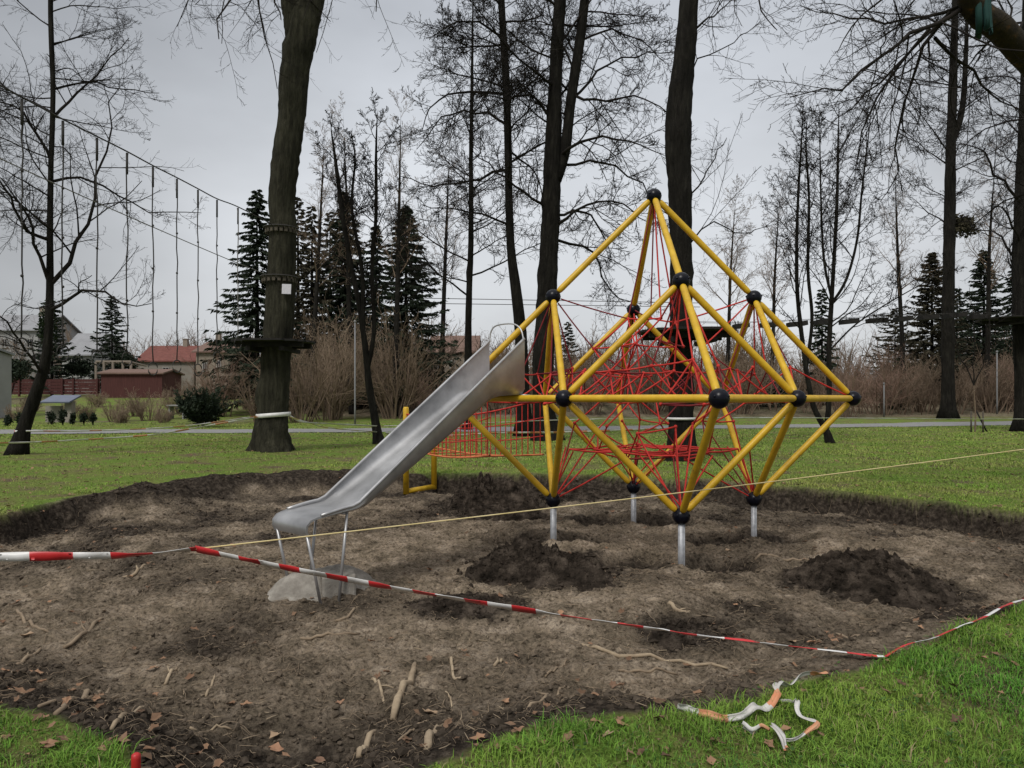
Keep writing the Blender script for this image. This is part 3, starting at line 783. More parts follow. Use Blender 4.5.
hp = smooth_line([SP(-.02, -HW, 2.19), SP(-.03, -HW + .01, 2.31), SP(-.03, -HW + .10, 2.385), SP(-.03, .08, 2.39), SP(-.03, HW - .06, 2.32), SP(-.02, HW, 2.18)], 30)
hb.tubes(hp[None], 0.0095, 10); child(hb, 'handrail', M['steel'], slide)
pl_ = MB(); a = math.atan2(sw_[1], sw_[0])
pl_.box(SP(-.05, 0, 1.53), (.60, .10, .085), rz=a); child(pl_, 'entry_plate', M['steel'], slide)
for s0, u0, z0, s1, u1 in ((2.75, -.25, .36, 2.60, -.25), (2.75, .25, .36, 2.60, .25), (2.34, -.24, .50, 2.43, -.25), (2.34, .25, .50, 2.43, .25)):
    lg = MB(); lg.bar(SP(s0, u0, z0), SP(s1, u1, PITZ - .02), .0135, 10)
    child(lg, 'leg', M['steel'], slide)
bk = MB(); bk.box(SP(2.36, 0, .490), (.50, .05, .014), rz=a); child(bk, 'bracket', M['steel'], slide)

# ------------------------------------------------------------------ heaps of soil and the slide's footing
def mound(px, py, R, H, name, label, cat, mat, seed, group=None, sx=1.0, res=(120, 260), rough=1.0, flat=False):
    c = G(px, py, PITZ + .02); z0 = tz(c[0], c[1])
    rr = np.linspace(0, 1.15, res[0])[:, None]; th = np.linspace(0, 2 * math.pi, res[1], endpoint=False)[None]
    R2 = R * (1 + .55 * (vnoise(np.cos(th) * 1.5 + 9 + seed, np.sin(th) * 1.5 + 9, seed) - .5) * 2)
    x = c[0] + R2 * rr * np.cos(th) * sx; y = c[1] + R2 * rr * np.sin(th)
    prof = np.clip(1 - rr, -0.35, 1) * np.ones_like(th) * 1.05
    if flat: prof = np.clip(1 - rr ** 3.2, -.35, 1) * np.ones_like(th)
    lump = (.45 if flat else 1.0) * fbm(x, y, 2.6, 4, seed + 3) * 1.5 + (np.abs(fbm(x, y, 6, 4, seed + 4)) * .8 + fbm(x, y, 15, 4, seed + 5) * .55 + fbm(x, y, 42, 3, seed + 6) * .24) * rough
    env = np.clip(1.05 - rr, 0, 1) ** .5
    z = z0 + H * (prof + lump * env * 1.0)
    z = np.where(rr > 1.0, np.minimum(z, z0 - .02 - .25 * (rr - 1)), z)
    idx = np.arange(x.size).reshape(x.shape); j = (np.arange(res[1]) + 1) % res[1]
    mb = MB().add(np.stack([x, y, z], -1).reshape(-1, 3), np.stack([idx[:-1], idx[1:], idx[1:][:, j], idx[:-1][:, j]], -1).reshape(-1, 4))
    if rough > .5:
        r = rnd(seed); n = int(1800 * R)
        a, b = r.random(n) * 6.283, np.sqrt(r.random(n)) * 1.1
        rx = R * b * np.cos(a) * sx + c[0]; ry = R * b * np.sin(a) + c[1]
        ir = np.clip((b / 1.15 * (res[0] - 1)).astype(int), 0, res[0] - 1); ia = (a / 6.2832 * res[1]).astype(int) % res[1]
        px_, py_, pz_ = x[ir, ia], y[ir, ia], z[ir, ia]
        on = b < 1.0
        px_, py_, pz_ = np.where(on, px_, rx), np.where(on, py_, ry), np.where(on, pz_, terrain(rx, ry))
        sz = .004 + .019 * r.random(n) ** 4.5
        N = n; v = IV[None] * (1 + .6 * (r.random((N, 12, 1)) - .5)) * sz[:, None, None] * (.65 + .7 * r.random((N, 1, 3))) + np.stack([px_, py_, pz_ + sz * .3], 1)[:, None]
        mb.add(v.reshape(-1, 3), t=(np.arange(N)[:, None, None] * 12 + IF[None]).reshape(-1, 3))
    o = mb.build(name, mat, origin=(c[0], c[1], z0)); tag(o, label, cat, group)
    return o
HG = 'heaps of dug-out soil in the pit'
mound(537, 574, .80, .31, 'soil_mound', 'dark soil heap in front of the left foot post of the climbing frame', 'soil heap', M['soil_dark'], 201, HG)
mound(486, 508, .98, .52, 'soil_mound', 'broad dark soil heap behind the slide, beside the yellow end frame', 'soil heap', M['soil_dark'], 211, HG, sx=.9)
mound(872, 584, .62, .29, 'soil_mound', 'dark crumbly soil heap at the right, towards the torn turf edge', 'soil heap', M['soil_dark'], 221, HG, sx=.95)
mound(466, 607, .38, .08, 'soil_mound', 'small low dark soil heap right behind the striped tape', 'soil heap', M['soil_dark'], 231, HG, sx=1.3)
mound(684, 640, .22, .07, 'soil_mound', 'smallest dark soil heap, beside the striped tape and nearest the grass', 'soil heap', M['soil_dark'], 241, HG)
mound(575, 497, .75, .20, 'soil_mound', 'low dark soil heap between the left and back foot posts', 'soil heap', M['soil_dark'], 251, HG, sx=1.4)
mound(315, 592, .35, .15, 'concrete_footing', 'low lump of grey concrete under the legs of the slide', 'footing', M['concrete'], 261, sx=1.1, rough=.4, flat=True)
c = G(338, 599, PITZ)
fb = MB(); fb.box((c[0], c[1] + .02, tz(c[0], c[1]) + .06), (.30, .24, .22), rz=.3)
o = fb.build('concrete_block', M['concrete'], smooth=False, origin=c); bv = o.modifiers.new('b', 'BEVEL'); bv.width = .02; bv.segments = 2
tag(o, 'squared grey concrete block beside the concrete lump under the slide', 'block')

# ------------------------------------------------------------------ net bridge with its yellow end frame, behind the slide
nbY = 13.2
A0 = G(406, 494, PITZ); B0 = G(434, 489, PITZ); z0 = PITZ
nb = empty('net_bridge', A0, 'red net bridge leading from an upright yellow end frame to the climbing frame', 'net bridge')
for p0, zt in ((A0, 1.36), (B0, 1.28)):
    b = MB(); b.tubes(np.array([[p0[0], p0[1], z0], [p0[0], p0[1], zt - .03], [p0[0], p0[1], zt]]), np.array([[.058, .058, .04]]), 12); child(b, 'post', M['yellow'], nb)
b = MB(); b.bar([A0[0], A0[1], z0 + .05], [B0[0], B0[1], z0 + .05], .05, 12); child(b, 'sill_bar', M['yellow'], nb)
q0, q1 = CO[2] * .62 + MI[1] * .38, CO[2] * .02 + MI[1] * .98
nt = MB(); nw = MB()
def side_net(a, b, ha, hb, na, mat, sagd):
    """a hanging panel of net from a to b: top rope, two mid ropes, bottom rope and close uprights"""
    lines = []
    for f in (0, .34, .67, 1):
        t = np.linspace(0, 1, 14)[:, None]
        p = a * (1 - t) + b * t; hgt = (ha * (1 - t) + hb * t)[:, 0]
        p[:, 2] -= f * hgt + 4 * sagd * (t * (1 - t))[:, 0]
        lines.append(p)
    for k, p in enumerate(lines): nt.tubes(p[None], .014 if k in (0, 3) else .008, 5, False, m=(1 if k == 3 else mat))
    for t in np.linspace(0.02, .98, na):
        k = t * 13; i = int(min(k, 12)); f = k - i
        u = [l[i] * (1 - f) + l[i + 1] * f for l in lines]
        nt.tubes(resample(np.array(u), 4)[None], .0075, 4, False, m=mat)
    return lines
ta, tb_ = np.array([A0[0], A0[1], 1.22]), np.array([B0[0], B0[1], 1.15])
s1 = side_net(ta, q0, .62, .75, 20, 0, .10)
s2 = side_net(tb_, q1, .60, .80, 24, 0, .08)
for k in range(0, 14, 2):
    nt.tubes(np.stack([s1[3][k], s2[3][k]])[None], .010, 4, False, m=1)
child(nt, 'net', [M['rope_red'], M['rope_orange']], nb)

# ------------------------------------------------------------------ barrier tape, cord, pegs
def tape(name, pts, width, label, cat, mats, stripe=.24, K=None, twist=None, up=(0, 0, 1), group=None, flat=0.0, seed=0):
    p = np.asarray(pts, float); L = np.linalg.norm(np.diff(p, axis=0), axis=1).sum()
    K = K or max(8, int(L / .04)); p = smooth_line(p, K) if len(p) > 2 else resample(p, K)
    r = rnd(seed + 5)
    t = np.gradient(p, axis=0); t /= np.linalg.norm(t, axis=1, keepdims=True)
    u = np.tile(np.array(up, float), (K, 1)); side = np.cross(t, u); side /= np.linalg.norm(side, axis=1, keepdims=True) + 1e-9
    upv = np.cross(side, t)
    s = np.linspace(0, L, K)
    tw = np.interp(s / L, *twist) if twist else np.zeros(K)
    tw = tw + .50 * (vnoise(s * 2.1, 0 * s + seed, seed) - .5) + .35 * (vnoise(s * 9, 0 * s + seed, seed + 3) - .5)
    wv = np.cos(tw)[:, None] * upv + np.sin(tw)[:, None] * side
    ww = width * (1 - .3 * vnoise(s * 3.3, 0 * s + 3.3, seed + 1))[:, None]
    th = np.cross(t, wv) * .0012
    cr = .34 * ww * (vnoise(s * 8, 0 * s + 1, seed + 2)[:, None] - .5)
    a = p - wv * ww / 2; m_ = p + np.cross(t, wv) * cr; b = p + wv * ww / 2
    ring = np.stack([a + th, m_ + th, b + th, b - th, m_ - th, a - th], 1)
    idx = np.arange(K * 6).reshape(K, 6); j = (np.arange(6) + 1) % 6
    q = np.stack([idx[:-1], idx[:-1][:, j], idx[1:][:, j], idx[1:]], -1)
    nm = len(mats)
    mi = ((s[:-1] / stripe).astype(int) % nm)
    mb = MB().add(ring.reshape(-1, 3), q.reshape(-1, 4), m=np.repeat(mi, 6))
    o = mb.build(name, mats, origin=p[0]); tag(o, label, cat, group)
    return o
RW = [M['tape_red'], M['tape_white']]
TG = 'barrier tape strung round the building site'
corner = P(196, 549, 5.30)
e1 = G(884, 657, 0.02)
tape('barrier_tape', [P(-60, 559, 5.0), P(0, 557, 5.12), P(60, 556, 5.17), P(130, 555, 5.24), corner], .072,
     'red and white striped tape between the left picture edge and the knotted pale cord', 'barrier tape', RW, .27, twist=([0, .35, .62, .8, 1], [.1, .2, .5, 1.05, .9]), group=TG, seed=1)
ln_ = [corner]
for t in np.linspace(.12, 1, 8):
    p = corner * (1 - t) + e1 * t; p[2] -= .06 * 4 * t * (1 - t); ln_.append(p)
tape('barrier_tape', ln_, .066, 'red and white striped tape stretched low across the front of the pit', 'barrier tape', RW, .17,
     twist=([0, .1, .25, .6, 1], [.5, .75, .8, 1.0, 1.15]), group=TG, seed=2)
e2 = G(1010, 612, .02); pr = [e1]
for px, py in ((905, 654), (930, 648), (958, 636), (985, 624), (1010, 610), (1060, 585)):
    q = G(px, py, 0.0); q[2] = tz(q[0], q[1]) + .05; pr.append(q)
tape('barrier_tape', pr, .04, 'limp striped tape lying along the grass edge at the right', 'barrier tape', RW, .25, twist=([0, 1], [1.3, 1.2]), group=TG, seed=3)
# the crumpled loose tape on the near grass
def gl(pxs, dz=.045, seed=0):
    out = []; r = rnd(seed)
    for n_, (px, py) in enumerate(pxs):
        q = G(px, py, .03); q[2] = tz(q[0], q[1]) + dz * (.55 + .7 * r.random()); out.append(q)
    return out
OW = [M['tape_orange'], M['tape_faded'], M['tape_faded']]
def crumpled(pts, width, label, mats, stripe, seed):
    """a limp ribbon that folds and turns over as it lies in the grass"""
    p = np.asarray(pts, float); L = np.linalg.norm(np.diff(p, axis=0), axis=1).sum(); K = int(L / .012)
    p = smooth_line(p, K); r = rnd(seed); s = np.linspace(0, L, K); z0 = 0 * s + seed
    p = p + np.stack([.030 * (vnoise(s * 14, z0, 1) - .5), .030 * (vnoise(s * 14, z0, 2) - .5), .035 * (vnoise(s * 11, z0, 3) - .4)], 1)
    t = np.gradient(p, axis=0); t /= np.linalg.norm(t, axis=1, keepdims=True); side = norm_(np.cross(t, [0, 0, 1.])); up = np.cross(side, t)
    tw = .9 + 3.2 * (vnoise(s * 3.2, z0, 4) - .5) + 1.2 * (vnoise(s * 11, z0, 5) - .5)
    w = np.cos(tw)[:, None] * up + np.sin(tw)[:, None] * side; n = np.cross(t, w)
    cols = []
    for f in np.linspace(-.5, .5, 6):
        cols.append(p + w * width * f * (.55 + .6 * vnoise(s * 5, z0, 6))[:, None] + n * (.011 * (vnoise(s * 26, z0 + f * 6, 7) - .5) + .006 * math.sin(f * 9))[:, None])
    top = np.stack(cols, 1); ring = np.concatenate([top, (top - n[:, None] * .0008)[:, ::-1]], 1)
    idx = np.arange(K * 12).reshape(K, 12); j = (np.arange(12) + 1) % 12
    q = np.stack([idx[:-1], idx[:-1][:, j], idx[1:][:, j], idx[1:]], -1)
    mb = MB().add(ring.reshape(-1, 3), q.reshape(-1, 4), m=np.repeat((s[:-1] / stripe).astype(int) % len(mats), 12))
    o = mb.build('loose_tape', mats, origin=p[0]); tag(o, label, 'barrier tape')
def norm_(a): return a / (np.linalg.norm(a, axis=-1, keepdims=True) + 1e-9)
crumpled(gl([(829, 676), (808, 681), (786, 685), (778, 693), (772, 703), (757, 711), (740, 716), (722, 719), (708, 717), (694, 712), (676, 711)], .05, 1), .038,
     'faded orange and white tape lying along the near grass edge', OW, .15, 4)
crumpled(gl([(776, 698), (790, 700), (798, 708), (800, 718), (812, 725), (815, 730), (805, 735), (790, 738), (780, 734), (772, 729), (782, 740), (788, 750)], .05, 2), .031,
     'white crumpled loop of loose tape on the near grass', [M['tape_faded'], M['tape_faded'], M['tape_faded'], M['tape_orange']], .12, 6)
crumpled(gl([(742, 722), (752, 728), (762, 728), (772, 731)], .05, 3), .03, 'short pinkish scrap of tape between the two loose tapes on the grass', [M['tape_faded'], M['tape_orange']], .1, 7)

BIGX = P(1118, 400, 11.0)[0]
cd = MB(); kend = np.array([BIGX - .36, 10.9, EY + (HY - 438.5) / F * 11.0])
t = np.linspace(0, 1, 40)[:, None]; p = corner * (1 - t) + kend * t; p[:, 2] -= .03 * (4 * t * (1 - t))[:, 0]
cd.tubes(p[None], 0.006, 6)
o = cd.build('cord', M['cord'], origin=corner); tag(o, 'pale yellow cord pulled straight from the striped tape past the climbing frame', 'cord')

pg = G(136, 792, 0.0); mb = MB(); z_ = tz(pg[0], pg[1])
mb.tubes(np.array([[pg[0], pg[1], z_ - .05], [pg[0], pg[1], z_ + .135], [pg[0], pg[1], z_ + .15], [pg[0], pg[1], z_ + .156]]), np.array([[.017, .0175, .0165, .008]]), 14)
o = mb.build('marker_peg', M['peg'], origin=(pg[0], pg[1], z_)); tag(o, 'small red plastic peg standing in the grass at the bottom edge', 'peg')

# ------------------------------------------------------------------ sticks, roots and leaves one can count
def lay(px, py, z=None):
    q = G(px, py, PITZ if z is None else z)
    for _ in range(3): q = G(px, py, tz(q[0], q[1]))
    return q
SG, LG = 'sticks and roots lying on the bare soil', 'fallen leaves lying at the front of the pit'
sticks = [([(56, 718), (84, 702), (110, 689)], 5.5, 0, 'long brown stick at lower left, crossed by a thinner one'), ([(39, 709), (80, 702), (127, 695)], 4, 0, 'thin long stick crossing the brown stick at lower left'),
 ([(112, 733), (133, 718), (154, 705)], 5, 1, 'pale stick pointing away just above the red peg'), ([(17, 664), (30, 656), (41, 649)], 4, 0, 'short brown stick at the left picture edge above the grass patch'),
 ([(64, 647), (84, 634), (103, 620)], 4, 0, 'slanting brown stick left of the slide and in front of the tape'), ([(17, 613), (33, 624), (49, 637)], 3.5, 0, 'dark stick at the left picture edge leaning the other way'),
 ([(0, 679), (14, 677), (27, 675)], 4, 0, 'flat stick cut by the left picture edge'), ([(122, 578), (135, 573), (148, 568)], 3.5, 1, 'short pale stick behind the striped tape at the left'),
 ([(206, 697), (211, 688), (215, 673)], 3, 1, 'thin pale upright-looking root left of the middle'), ([(165, 678), (171, 674), (177, 668)], 3.5, 1, 'tiny pale stick in the open soil at the left'),
 ([(393, 706), (402, 694), (411, 682), (415, 662)], 7.5, 2, 'thick pale curved root, largest in the front of the pit'), ([(359, 760), (366, 745), (376, 731)], 7, 2, 'stubby yellowish root left of the two at the bottom edge'),
 ([(427, 756), (432, 745), (438, 732)], 8, 2, 'stubby pale root right of the two at the bottom edge'), ([(371, 677), (380, 688), (384, 704)], 3.5, 1, 'thin wavy pale root left of the thick curved root'),
 ([(451, 662), (454, 674), (464, 683)], 3.5, 2, 'small hooked yellowish root in the middle of the front soil'), ([(526, 715), (546, 704), (558, 697), (566, 687)], 3.5, 0, 'bent brown stick just above the front grass'),
 ([(494, 668), (504, 659)], 3.5, 1, 'tiny pale stick in the middle of the front soil'), ([(545, 676), (561, 668), (567, 659)], 2.5, 0, 'thin brown root bent at its end, below the striped tape'),
 ([(575, 640), (620, 650), (660, 658), (690, 663), (728, 670)], 4, 1, 'longest pale stick, lying beside the striped tape'), ([(618, 668), (650, 672), (678, 674)], 3, 0, 'thin stick below the longest pale stick'),
 ([(836, 635), (868, 638), (900, 634)], 3, 0, 'thin dark stick behind the tape near the right grass edge'), ([(335, 622), (347, 618), (358, 610)], 3, 0, 'thin stick in front of the concrete lump'),
 ([(668, 605), (684, 610), (690, 612)], 4.5, 1, 'short pale stick near the front foot post'), ([(428, 720), (412, 732), (398, 741)], 3, 0, 'thin stick under the pale leaf at the bottom'),
 ([(300, 640), (330, 634), (360, 634)], 3, 0, 'thin flat stick below the slide and in front of the tape'), ([(190, 730), (215, 728), (232, 733)], 3, 1, 'thin pale root above the leaf at the bottom edge'),
 ([(755, 560), (790, 556), (818, 558)], 3, 0, 'thin stick behind the right soil heap'), ([(440, 690), (449, 697), (452, 708)], 2.5, 1, 'hair-thin root right of the thick curved root')]
r = rnd(44)
for pts, w, kd, lab in sticks:
    q = [lay(*p) for p in pts]
    p = smooth_line(q, 12); Ym = p[:, 1].mean(); rad = w / 2 / F * Ym
    p[:, 2] = terrain(p[:, 0], p[:, 1]) + rad * .25 + .005 * np.abs(np.sin(np.linspace(0, 5, 12) + r.random() * 6))
    p[:, :2] += (r.random((12, 2)) - .5) * rad * .22
    mb = MB(); mb.tubes(p[None], rad * np.array([[.8, 1, 1, .95, 1, .9, .92, .86, .9, .8, .75, .5]]), 7, True, rough=.25, rg=r)
    if w > 3.4 and kd != 2:
        k = 5; d = (p[k + 2] - p[k]); sdv = np.array([-d[1], d[0], .03]); mb.tubes(np.stack([p[k], p[k] + d * .5 + sdv * .5, p[k] + d * 1.1 + sdv * .8])[None], rad * np.array([[.6, .45, .3]]), 5)
    o = mb.build('stick', M['stick_pale' if kd == 2 else ('stick' if kd == 0 else 'stick_pale')], origin=p[0]); tag(o, lab, 'stick', SG)
leaves = [(340, 704, 8, 'brown leaf on the soil in front of the slide'), (197, 757, 12, 'wide brown leaf at the bottom edge, left of the two yellowish roots'), (277, 752, 10, 'brown leaf at the bottom edge between two others'),
 (118, 745, 15, 'largest brown leaf, behind the red peg'), (430, 715, 14, 'pale pinkish leaf below the thick curved root'), (320, 763, 10, 'brown leaf cut by the bottom edge'), (8, 693, 11, 'brown leaf at the left edge above the grass patch'),
 (613, 687, 7, 'orange-brown leaf on dark soil above the front grass'), (27, 637, 9, 'flat pale leaf at the left edge'), (770, 645, 8, 'brown leaf just behind the tape at the right'), (793, 643, 7, 'second brown leaf behind the tape at the right, paler'),
 (14, 605, 8, 'leaf highest up on the soil at the left edge'), (276, 737, 8, 'brown leaf standing on edge above the bottom leaves'), (606, 738, 8, 'tan leaf lying in the front grass'), (728, 552, 6, 'small pale leaf by the right-hand foot posts'),
 (905, 652, 7, 'tan leaf at the right grass edge by the tape'), (312, 615, 6, 'pale leaf in front of the concrete lump'), (938, 616, 8, 'dry leaf on soil by the right grass edge')]
for k, (px, py, w, lab) in enumerate(leaves):
    q = lay(px, py); mb = MB(); s = w / F * q[1] * .95
    scatter_leaves(mb, np.array([[q[0], q[1], q[2] + .012]]), np.array([s]), np.ones((1, 3)), 300 + k); mb.tint = []
    o = mb.build('fallen_leaf', M['leaf_dark' if ('brown' in lab and k % 2) else ('leaf_tan' if 'pale' in lab or 'tan' in lab else 'leaf')], smooth=False, origin=q); tag(o, lab, 'leaf', LG)
    so = o.modifiers.new('t', 'SOLIDIFY'); so.thickness = .0015

# ------------------------------------------------------------------ bare trees
def norm(a): return a / (np.linalg.norm(a, axis=-1, keepdims=True) + 1e-9)

def grow(r, p0, d0, L, r0, K, wig, up, tip):
    N = len(p0); pts = np.zeros((N, K, 3)); pts[:, 0] = p0; d = norm(d0)
    bend = wig * r.normal(size=(N, 3)) * .5
    for k in range(1, K):
        d = norm(d + wig * r.normal(size=(N, 3)) + bend / K + np.array([0, 0, 1.]) * up)
        pts[:, k] = pts[:, k - 1] + d * (L / (K - 1))[:, None]
    rad = r0[:, None] * (1 - (1 - tip) * np.linspace(0, 1, K)[None])
    return pts, rad

def spawn(r, pts, rad, n, tmin, ang, asd, lr, rr, rmin, flat=None):
    """n children on every parent"""
    N, K = pts.shape[:2]
    i = np.repeat(np.arange(N), n); t = (tmin + (1 - tmin) * ((np.tile(np.arange(n), N) + r.random(N * n)) / n)) * .98
    f = t * (K - 1); k = np.minimum(f.astype(int), K - 2); f = (f - k)[:, None]
    p = pts[i, k] * (1 - f) + pts[i, k + 1] * f
    T = norm(pts[i, k + 1] - pts[i, k]); rd = rad[i, k] * (1 - f[:, 0]) + rad[i, k + 1] * f[:, 0]
    q = norm(np.cross(T, r.normal(size=T.shape)))
    if flat is not None: q = norm(q * np.array([1, 1, flat]))
    a = np.radians(ang + asd * r.normal(size=len(i)))[:, None]
    d = np.cos(a) * T + np.sin(a) * q
    plen = np.linalg.norm(np.diff(pts, axis=1), axis=2).sum(1)[i]
    L = plen * lr * (1.15 - .6 * t) * (.6 + .7 * r.random(len(i)))
    return p, d, L, np.maximum(rd * rr, rmin)

def bare_tree(name, label, base, trunks, limbs=(), auto=(), seed=0, twigs=(11, 8, 5), tw=(.44, .42, .44), rmin=.0045, mats=('bark', 'twig'), group=None, cat='tree', S=12, angs=(52, 46, 44), ups=(.04, .05, .05), lr_r=.5, flare=1.0, root=None):
    """trunks: lists of (x,y,z,r); limbs: lists of (x,y,z,r); auto: (trunk index, count, tmin, length, angle, up)"""
    r = rnd(seed)
    if root is None: root = empty(name, base, label, cat, group)
    tm = MB(); T = []
    for n_, t in enumerate(trunks):
        t = [list(p) for p in t]; e_ = np.array(t[-1][:3]) + .22 * (np.array(t[-1][:3]) - np.array(t[-2][:3])) + np.array([.03, 0, .05]); t[-1][3] *= .6; t.append([*e_, .004])
        t = smooth_line(t, 46 if S < 15 else 150)
        T.append(t)
        fl = None
        if n_ == 0 and flare > 0:
            def fl(u, th, s=seed): return 1 + flare * .42 * np.exp(-u * 42) * (1 + .60 * np.sin(5 * th + s) + .4 * np.sin(3 * th + 2 * s)) + .05 * np.sin(4 * th + u * 9 + s) + sum(.20 * np.exp(-((u - uk) / .010) ** 2 - (np.angle(np.exp(1j * (th - tk))) / .45) ** 2) for uk, tk in zip(np.random.default_rng(s).random(9) * .5, np.random.default_rng(s + 1).random(9) * 6.28))
        tm.tubes(t[None, :, :3], t[None, :, 3], S, True, rough=.10, rg=r, flute=fl)
    child(tm, 'trunk', M[mats[0]], root)
    cm = MB(); L1p, L1r = [], []
    for l in limbs:
        q = smooth_line(l, 10); q[1:, :3] += (r.random((9, 3)) - .5) * .035 * np.linalg.norm(q[-1, :3] - q[0, :3]); L1p.append(q[:, :3]); L1r.append(q[:, 3])
    L1p, L1r = (np.array(L1p).reshape(-1, 10, 3), np.array(L1r).reshape(-1, 10))
    for ti, n, tmin, ln, ang, up in auto:
        t = T[ti]; p, d, L, rd = spawn(r, t[None, :, :3], t[None, :, 3], n, tmin, ang, 9, 1, .32, .015)
        hfac = 1.2 - .75 * ((p[:, 2] - p[:, 2].min()) / (np.ptp(p[:, 2]) + .01))
        L = ln * hfac * (.65 + .6 * r.random(len(p)))
        a, b = grow(r, p, d, L, np.minimum(rd, L * .0095 + .006), 10, .10, up, .22)
        L1p = np.concatenate([L1p, a]); L1r = np.concatenate([L1r, b])
    lev = [(L1p, L1r)]
    for k, n in enumerate(twigs):
        p, d, L, rd = spawn(r, *lev[-1], n, .12 if k else .15, angs[k], 12, tw[k], lr_r, rmin, .8)
        lev.append(grow(r, p, d, L, rd, (7, 5, 4)[k], (.14, .16, .2)[k], ups[k], .45))
    for (a, b), s in zip(lev, (7, 5, 3, 3)):
        if len(a): cm.tubes(a, np.maximum(b, rmin * .7), s, False)
    if cm.v: child(cm, 'crown', M[mats[1]], root)
    return root

def T(Y, *pts, z0=None):
    """survey points (px, py, width in px) of a stem at depth Y"""
    out = []
    for p in pts:
        q = P(p[0], p[1], Y + (p[3] if len(p) > 3 else 0)); out.append([*q, p[2] / 2 / F * Y])
    return out
def dn(Y, *pts):
    """the same with the foot of the stem set into the ground"""
    t = T(Y, *pts); b = list(t[0]); b[2] = tz(b[0], b[1]) - .15; t[0] = b; return t
def base(t): return (t[0][0], t[0][1], t[0][2] + .15)

# the big platform tree at the left
t1 = dn(21, (272, 450, 34), (272, 425, 29), (274, 390, 28), (277, 350, 28), (281, 290, 27.5), (283, 235, 25), (282, 200, 25), (285, 165, 26), (291, 120, 26), (293, 100, 28), (295, 70, 28), (304, 25, 30), (312, -10, 27), (322, -90, 24), (330, -190, 18), (334, -300, 11), (338, -400, 5))
f1 = T(21, (297, 40, 22), (292, 0, 22), (282, -60, 19), (262, -160, 14), (250, -260, 8), (246, -340, 4))
hang = [T(21, (300, -130, 9), (250, -110, 7), (215, -60, 5), (190, 10, 3), dY) for dY in []]
l1 = []
for pts, dy in ((((284, -60), (240, -75), (205, -40), (180, 25)), 1.5), (((284, -70), (250, -60), (232, -20), (214, 38)), -1.5), (((284, -60), (262, -55), (255, -10), (268, 45)), 1.0), (((290, -30), (278, -38), (272, -12), (282, 18)), -.8),
                (((318, -60), (345, -70), (365, -45), (380, 10)), -1.4), (((276, -90), (220, -120), (190, -70), (172, -10)), .5)):
    w = np.linspace(4.5, .8, len(pts)); l1.append([[*P(p[0], p[1], 21 + dy * i), w[i] / 2 / F * 21] for i, p in enumerate(pts)])
bare_tree('tree', 'stout bare tree carrying a wooden platform, left of the climbing frame', base(t1), [t1, f1], l1, [(0, 12, .72, 3.6, 60, .03), (1, 12, .45, 3.2, 60, .03)], 11, mats=('bark_moss', 'twig'), S=18, twigs=(9, 7, 4))

# the leaning tree at the left edge
t2 = dn(19.4, (14, 454, 17), (23, 430, 12), (35, 395, 10), (46, 360, 9), (49, 320, 8), (50, 280, 7), (50, 230, 6), (51, 160, 5), (53, 95, 4.5), (51, 30, 4.5), (50, -60, 3.5), (50, -160, 2.5), (52, -240, 1.5))
l2 = []
def lim(store, Y, dy, w0, w1, *pts):
    w = np.linspace(w0 * .62, .7, len(pts)); store.append([[*P(p[0], p[1], Y + dy * i / (len(pts) - 1)), w[i] / 2 / F * Y] for i, p in enumerate(pts)])
lim(l2, 19.4, 1.0, 8, 2.5, (50, 285), (68, 262), (86, 225), (98, 175), (108, 130), (120, 85))
lim(l2, 19.4, -1.2, 6, 2, (50, 310), (72, 296), (98, 289), (120, 301), (150, 306))
lim(l2, 19.4, -2, 6, 2, (49, 240), (25, 228), (0, 180), (-30, 160)); lim(l2, 19.4, 2, 5, 2, (50, 182), (75, 178), (110, 190), (150, 210), (200, 212))
lim(l2, 19.4, -1, 5, 2, (50, 158), (20, 110), (-20, 100)); lim(l2, 19.4, 1, 5, 1.5, (51, 120), (75, 95), (100, 70), (130, 40)); lim(l2, 19.4, -2, 5, 2, (42, 375), (25, 350), (5, 320), (-25, 300))
lim(l2, 19.4, 1, 4, 1.5, (51, 112), (30, 100), (0, 82), (-40, 70)); lim(l2, 19.4, -1.5, 6, 2, (48, 280), (33, 235), (20, 200), (-10, 170)); lim(l2, 19.4, 2, 4, 1.5, (51, 90), (80, 82), (120, 88), (160, 92))
bare_tree('tree', 'slim leaning bare tree at the left picture edge, its trunk ringed by striped tape', base(t2), [t2], l2, [(0, 36, .30, 3.2, 74, .01)], 12, twigs=(10, 7, 4), mats=('bark', 'twig'), rmin=.0045)

# the forked slim tree behind the slide
t3 = dn(24.5, (380, 442, 12), (376, 425, 8), (369, 385, 7), (366, 355, 6), (360, 310, 5.5), (352, 270, 5), (344, 225, 4.5), (338, 180, 4), (334, 150, 2.5), (331, 128, 1.5))
f3 = T(24.5, (367, 372, 5), (374, 330, 4.5), (372, 270, 4), (376, 215, 3.5), (376, 160, 2.8), (377, 120, 1.5))
g3 = T(24.5, (363, 330, 5), (362, 270, 4), (352, 210, 3), (355, 160, 2), (352, 135, 1.2))
bare_tree('tree', 'slim forked bare tree leaning behind the slide', base(t3), [t3, f3, g3], [], [(0, 16, .4, 1.7, 48, .05), (1, 16, .4, 1.8, 48, .05), (2, 10, .5, 1.3, 48, .05)], 13, twigs=(9, 7, 3), rmin=.0075)

